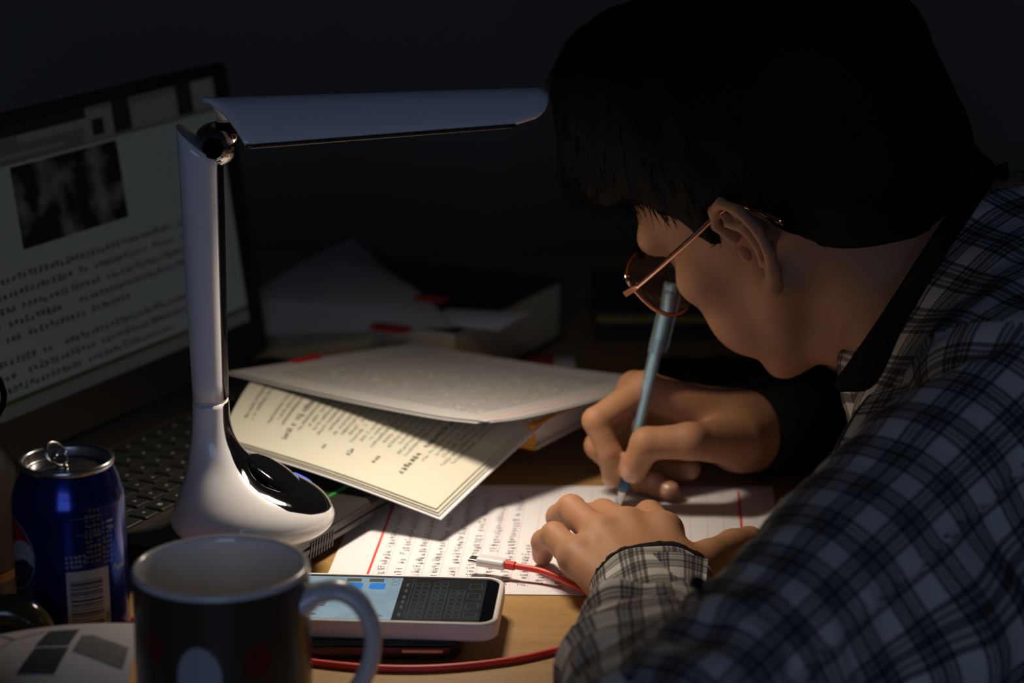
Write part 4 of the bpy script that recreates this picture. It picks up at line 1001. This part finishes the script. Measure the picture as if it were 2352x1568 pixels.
# cuff of the left sleeve with black knit lining and button
def cuff_ring(t, gr, n=72):       # t 0 (hand end) .. 1 (sleeve end)
    c = np.array([84, 1297 - 66 * t, 28 + 1.5 * t]); ax = nrm((-.10 + .06 * t, 1, -.02)); sx = nrm(np.cross(ax, UP)); sz = np.cross(sx, ax)
    R = []
    for k in range(n):
        a = 2 * np.pi * k / n; w = 1 + .03 * math.sin(3 * a + 1 + 3 * t) + .02 * math.sin(7 * a + 5 * t)
        rx, rz = 36.5 - 1.5 * t + gr, 25.5 - 1.0 * t + gr
        p = c + sx * (rx * w * math.cos(a)) + sz * (rz * w * math.sin(a)) + ax * (9 * math.cos(a) * (1 - t) * .8)
        p[2] = max(p[2], 1.6 + gr * .2); R.append(p)
    return R
def cuff_mesh(ts, g0, g1):
    rings = [cuff_ring(t, g0) for t in ts] + [cuff_ring(t, g1) for t in ts[::-1]]
    V, F = loft(rings, False); n = 72; m = len(rings)
    F += [((m - 1) * n + j, (m - 1) * n + (j + 1) % n, (j + 1) % n, j) for j in range(n)]
    tt = list(ts) + list(ts[::-1]); uv = []
    for f in F:
        js = [q % n for q in f]; big = max(js) - min(js) > n / 2
        for q in f: j = q % n; j = j + n if big and j < n / 2 else j; uv.append((j / n * .215 * 1.36, tt[q // n] * .066 * 1.36))
    return V, F, uv
V, F, uv = cuff_mesh(np.linspace(0, 1, 14), 1.6, .4); cuff_V = np.asarray(V)
mk('cuff', V, F, M['plaid'], jacket, smooth=True, uv=uv)
V, F, uv = cuff_mesh(np.linspace(-.18, .8, 14), .25, -1.8)
V = np.asarray(V) + RNG.normal(0, .35, (len(V), 3)); mk('cuff_lining', V, F, M['black_knit'], jacket, smooth=True)
ff = patch(at(1490, 1270, 54.6), at(1626, 1284, 53), at(1620, 1348, 49), at(1500, 1342, 55), lambda u, v: 2.5 * math.sin(math.pi * u) - 2 * u * u * v)
U_ = np.linspace(0, 1, 14); Vf = [ff(a, c) for a in U_ for c in U_] + [ff(a, c, -1.4) for a in U_ for c in U_]; Fg = grid_faces(14, 14)
Ff = [g[::-1] for g in Fg] + [tuple(196 + q for q in g) for g in Fg]; rim_ = [i * 14 for i in range(14)] + [13 * 14 + j for j in range(1, 14)] + [i * 14 + 13 for i in range(12, -1, -1)] + [j for j in range(12, 0, -1)]
Ff += [(rim_[q], rim_[(q + 1) % len(rim_)], rim_[(q + 1) % len(rim_)] + 196, rim_[q] + 196) for q in range(len(rim_))]
mk('cuff_flap', Vf, Ff, M['plaid'], jacket, smooth=True, uv=[((q % 196) // 14 / 13 * .045 * 1.3 + .01, (q % 196) % 14 / 13 * .034 * 1.3) for f in Ff for q in f])
CV_ = np.vstack([JV, Vf, cuff_V]); cq = CV_ - np.array([0, 0, CAM_H]); cdp = cq[:, 1] * CC - cq[:, 2] * CS
cpx = 1176 + FPX * cq[:, 0] / cdp; cpy = 784 - FPX * (cq[:, 1] * CS + cq[:, 2] * CC) / cdp
near = np.where((cpx - 1592) ** 2 + (cpy - 1336) ** 2 < 14 ** 2)[0]; bc = CV_[near[np.argmin(cdp[near])]] + np.array([0, -1.0, 1.0])
bn = nrm(np.cross(ff(1, .5) - ff(.5, .5), ff(.7, 1) - ff(.7, 0))); bn = bn if bn[2] > 0 else -bn
mk('button', *tube([bc - bn * 1.2, bc + bn * .6, bc + bn * 1.6], [5.6, 5.8, 4.6], 24), M['phone_black'], jacket)
# black knit cuff of the right sleeve
rax = nrm(np.array([60, 50, 2.])); P = [RWR + rax * s for s in (-8, -5, 20, 56, 66)]
mk('ribbed_cuff', *tube(P, [31, 34.5, 37, 39, 37], 40), M['black_knit'], jacket, smooth=True)
# stand-fall black collar
def atd(px, py, d): return np.array([(px - 1176) / FPX * d, CC * d - (py - 784) / FPX * CS * d, CAM_H - CS * d - (py - 784) / FPX * CC * d])
inn = np.array([atd(2236, 400, 1416), atd(2130, 560, 1398), atd(2030, 715, 1394), atd(1950, 832, 1404), atd(1912, 884, 1424)])
out = np.array([atd(2312, 372, 1380), atd(2190, 555, 1352), atd(2082, 735, 1350), atd(2008, 882, 1366), atd(1928, 900, 1408)])
inn = spline(inn, 24); out = spline(out, 24); ym = 1484.
mir = lambda P: np.stack([P[:, 0] + 4, 2 * ym - P[:, 1], P[:, 2]], 1)[::-1]
bi = spline(np.array([mir(inn)[-2], mir(inn)[-1], (299, ym, 256), inn[0], inn[1]]), 40)[10:-10]; bo = spline(np.array([mir(out)[-2], mir(out)[-1], (322, ym, 243), out[0], out[1]]), 40)[10:-10]
PI_ = np.vstack([mir(inn), bi, inn]); PO = np.vstack([mir(out), bo, out])
rings = []
for i_, o_ in zip(PI_, PO):
    outv = nrm(np.array([0, i_[1] - ym, 0]) + np.array([.25, 0, .35]) * 40); mid = (i_ + o_) / 2 + outv * 5
    rings.append([i_ - outv * 1.5, i_ + outv * 2.5, mid + outv * 3, o_ + outv * 2, o_ - outv * 2, mid - outv * 3])
mk('collar', *loft(rings), M['black_cloth'], jacket, smooth=True)
kf = patch(atd(1998, 905, 1372), atd(2085, 890, 1346), atd(1975, 1112, 1300), atd(1866, 1108, 1330), lambda u, v: 3 * math.sin(5 * v + u))
Vf = [kf(a, c) for a in U_ for c in U_] + [kf(a, c) + np.array([1.5, 2.5, 0]) for a in U_ for c in U_]
mk('front_placket', Vf, Ff, M['plaid'], jacket, smooth=True, uv=[((q % 196) // 14 / 13 * .03, (q % 196) % 14 / 13 * .07) for f in Ff for q in f])
mk('front_edge_stitching', *tube([kf(.03, c) + np.array([-.4, -.8, 0]) for c in np.linspace(.02, 1, 24)], .7, 6), M['leaf_line'], jacket)
# trousers and shoes, under the desk
def trou_fn(P):
    d = sd_ell(P, PEL + (0, 0, -20), (120, 165, 75))
    for s in (-1, 1): d = smin(d, sd_chain(P, [PEL + (-20, 90 * s, -40), PEL + (-400, 110 * s, -30), PEL + (-360, 110 * s, -400)], [85, 66, 52], 15), 25)
    return smax(d, P[..., 2] + 245, 10)
V, F = surface(trou_fn, (90, 1250, -715), (710, 1690, -225), 12)
mk('trousers', V, F, M['trouser'], person, smooth=True)
for s in (-1, 1):
    def shoe_fn(P, s=s):
        d = sd_cone(P, PEL + (-360, 110 * s, -424), PEL + (-480, 112 * s, -436), 38, 28); return smax(d, -(P[..., 2] + DZ - 1), 4)
    V, F = surface(shoe_fn, (20, 1470 + 110 * s - 60, -760), (260, 1470 + 110 * s + 60, -660), 8); mk('shoe', V, F, M['dark_book'], person, smooth=True)
stool = thing('stool', 'plain wooden stool the writing person sits on', 'stool', (570, 1470, -DZ))
mk('seat', *lathe([(.1, -440), (165, -440), (172, -434), (172, -418), (165, -412), (.1, -412)], (570, 1470, 0), 48), M['stool_wood'], stool, smooth=False)
for a in (45, 135, 225, 315):
    c, s = math.cos(math.radians(a)), math.sin(math.radians(a)); mk('leg', *tube([(570 + 120 * c, 1470 + 120 * s, -438), (570 + 150 * c, 1470 + 150 * s, -DZ)], [17, 14], 14), M['stool_wood'], stool)

# ------------------------------------------------------------------ eyeglasses
gl = thing('eyeglasses', 'thin rose-gold framed glasses worn by the writing person', 'glasses', hw((0, 95, 5)))
lens2d = spline([(13, 14), (20, 24), (35, 29.5), (52, 30), (66, 27), (74.5, 21), (73, 10), (67, -3), (57, -13), (46, -18.5), (34, -21), (23, -19), (16, -10), (13, 2), (13, 14)], 72)[:-1]
def gpt(x, u, s, o=0.): return hw((s * x, 97.5 - .0016 * max(0, x - 20) ** 2 + o, u))
for s in (1, -1):
    P = [gpt(x, u, s) for x, u in lens2d]; P = np.array(P + [P[0], P[1]])
    mk('rim', *tube(P, 1.0, 8, 1.35, cap=False), M['rose_gold'], gl, smooth=True)
    c2 = lens2d.mean(0); V = []; nr = 6
    for side, o in ((0, .9), (1, -.9)):
        for k in range(nr + 1):
            for x, u in lens2d:
                q = c2 + (np.array([x, u]) - c2) * max(k / nr, .02) * .985
                V.append(gpt(q[0], q[1], s, o * (1.0 + .9 * side * (k / nr) ** 2)))
    n = len(lens2d); F = []; half = (nr + 1) * n
    for k in range(nr):
        for j in range(n):
            a, b1 = k * n + j, k * n + (j + 1) % n; F.append((a, b1, b1 + n, a + n)); F.append((half + a + n, half + b1 + n, half + b1, half + a))
    for j in range(n): a, b1 = nr * n + j, nr * n + (j + 1) % n; F.append((a, b1, half + b1, half + a))
    F.append(tuple(range(n))[::-1]); F.append(tuple(half + j for j in range(n)))
    if s < 0: F = [f[::-1] for f in F]
    mk('lens', V, F, M['lens'], gl, smooth=False)
    hx = gpt(73.5, 14, s)
    mk('end_piece', *box(hw((s * 76.2, 94.5, 13.6)), (2.4, 11, 4.2), HA[:, 0], HA[:, 1], HA[:, 2], bev=.5), M['rose_gold'], gl)
    T = [hw(p) for p in ((s * 77, 90, 13.6), (s * 79, 60, 18), (s * 80, 25, 24), (s * 79, -4, 29), (s * 78, -18, 24), (s * 76, -34, 2))]
    mk('temple_arm', *tube(spline(T, 40), 1.9, 10, .9), M['rose_gold'], gl, smooth=True)
    mk('nose_pad', *uvsphere(hw((s * 9.5, 92, 4)), (2, 2, 4), 8, 10), M['nosepad'], gl, smooth=True)
    mk('pad_arm', *tube([gpt(13.5, 8, s), hw((s * 11, 95, 6)), hw((s * 9.8, 92.6, 4))], .5, 6), M['rose_gold'], gl)
br = [gpt(13, 12, 1), hw((8, 99.5, 14.5)), hw((0, 100.5, 15)), hw((-8, 99.5, 14.5)), gpt(13, 12, -1)]
mk('bridge', *tube(spline(br, 20), .9, 8), M['rose_gold'], gl, smooth=True)

# ------------------------------------------------------------------ pen
P0 = np.array([75.2, 1516.6, 1.4]); P1 = np.array([111., 1543., 157.]); pd = nrm(P1 - P0); PLN = np.linalg.norm(P1 - P0)
pen = thing('pen', 'clear pale-blue ballpoint pen held over the letter', 'pen', P0)
def pen_tube(nm, prof, m_, n=24, **k): return mk(nm, *tube([P0 + pd * s for s, r in prof], [r for s, r in prof], n), m_, pen, smooth=True, **k)
pen_tube('pen_tip', [(0, .35), (1.5, .7), (2.5, 1.1), (11, 3.5), (13, 3.9)], M['steel'])
pen_tube('grip', [(13, 3.9), (14, 4.1), (24, 4.3), (24.5, 3.6)], M['pen_blue'])
pen_tube('refill', [(14, 1.6), (24, 2.9), (PLN - 10, 2.9), (PLN - 8, 1.6)], M['pen_core'])
def hollow(nm, s0, s1, ro, ri, m_):
    rings = [(s0, ri), (s0, ro), (s0 + 1, ro), (s1 - 1, ro), (s1, ro - .4), (s1, ri), (s0, ri)]
    T = pd; n1 = nrm(np.cross(T, (0, 0, 1.))); n2 = np.cross(T, n1); A = np.linspace(0, 2 * np.pi, 28, endpoint=False)
    mk(nm, *loft([[P0 + T * s + (n1 * math.cos(a) + n2 * math.sin(a)) * r for a in A] for s, r in rings], False), m_, pen, smooth=False)
hollow('barrel', 24.5, 122, 4.7, 3.5, M['pen_clear']); hollow('cap', 112, PLN, 5.6, 4.75, M['pen_clear'])
n1 = nrm(np.cross(pd, (0, 1., 0)) * -1); n1 = n1 if n1[0] > 0 else -n1
mk('clip', *loft([[P0 + pd * s + n1 * (o + dx) + np.cross(pd, n1) * w for dx, w in ((0, -2), (1.4, -2), (1.4, 2), (0, 2))] for s, o in ((PLN - 1, 5.2), (PLN - 4, 6.6), (118, 6.6), (114, 5.8))]), M['pen_clear'], pen)
mk('end_plug', *tube([P0 + pd * (PLN - 6), P0 + pd * (PLN - 2)], 4.6, 20), M['pen_core'], pen)
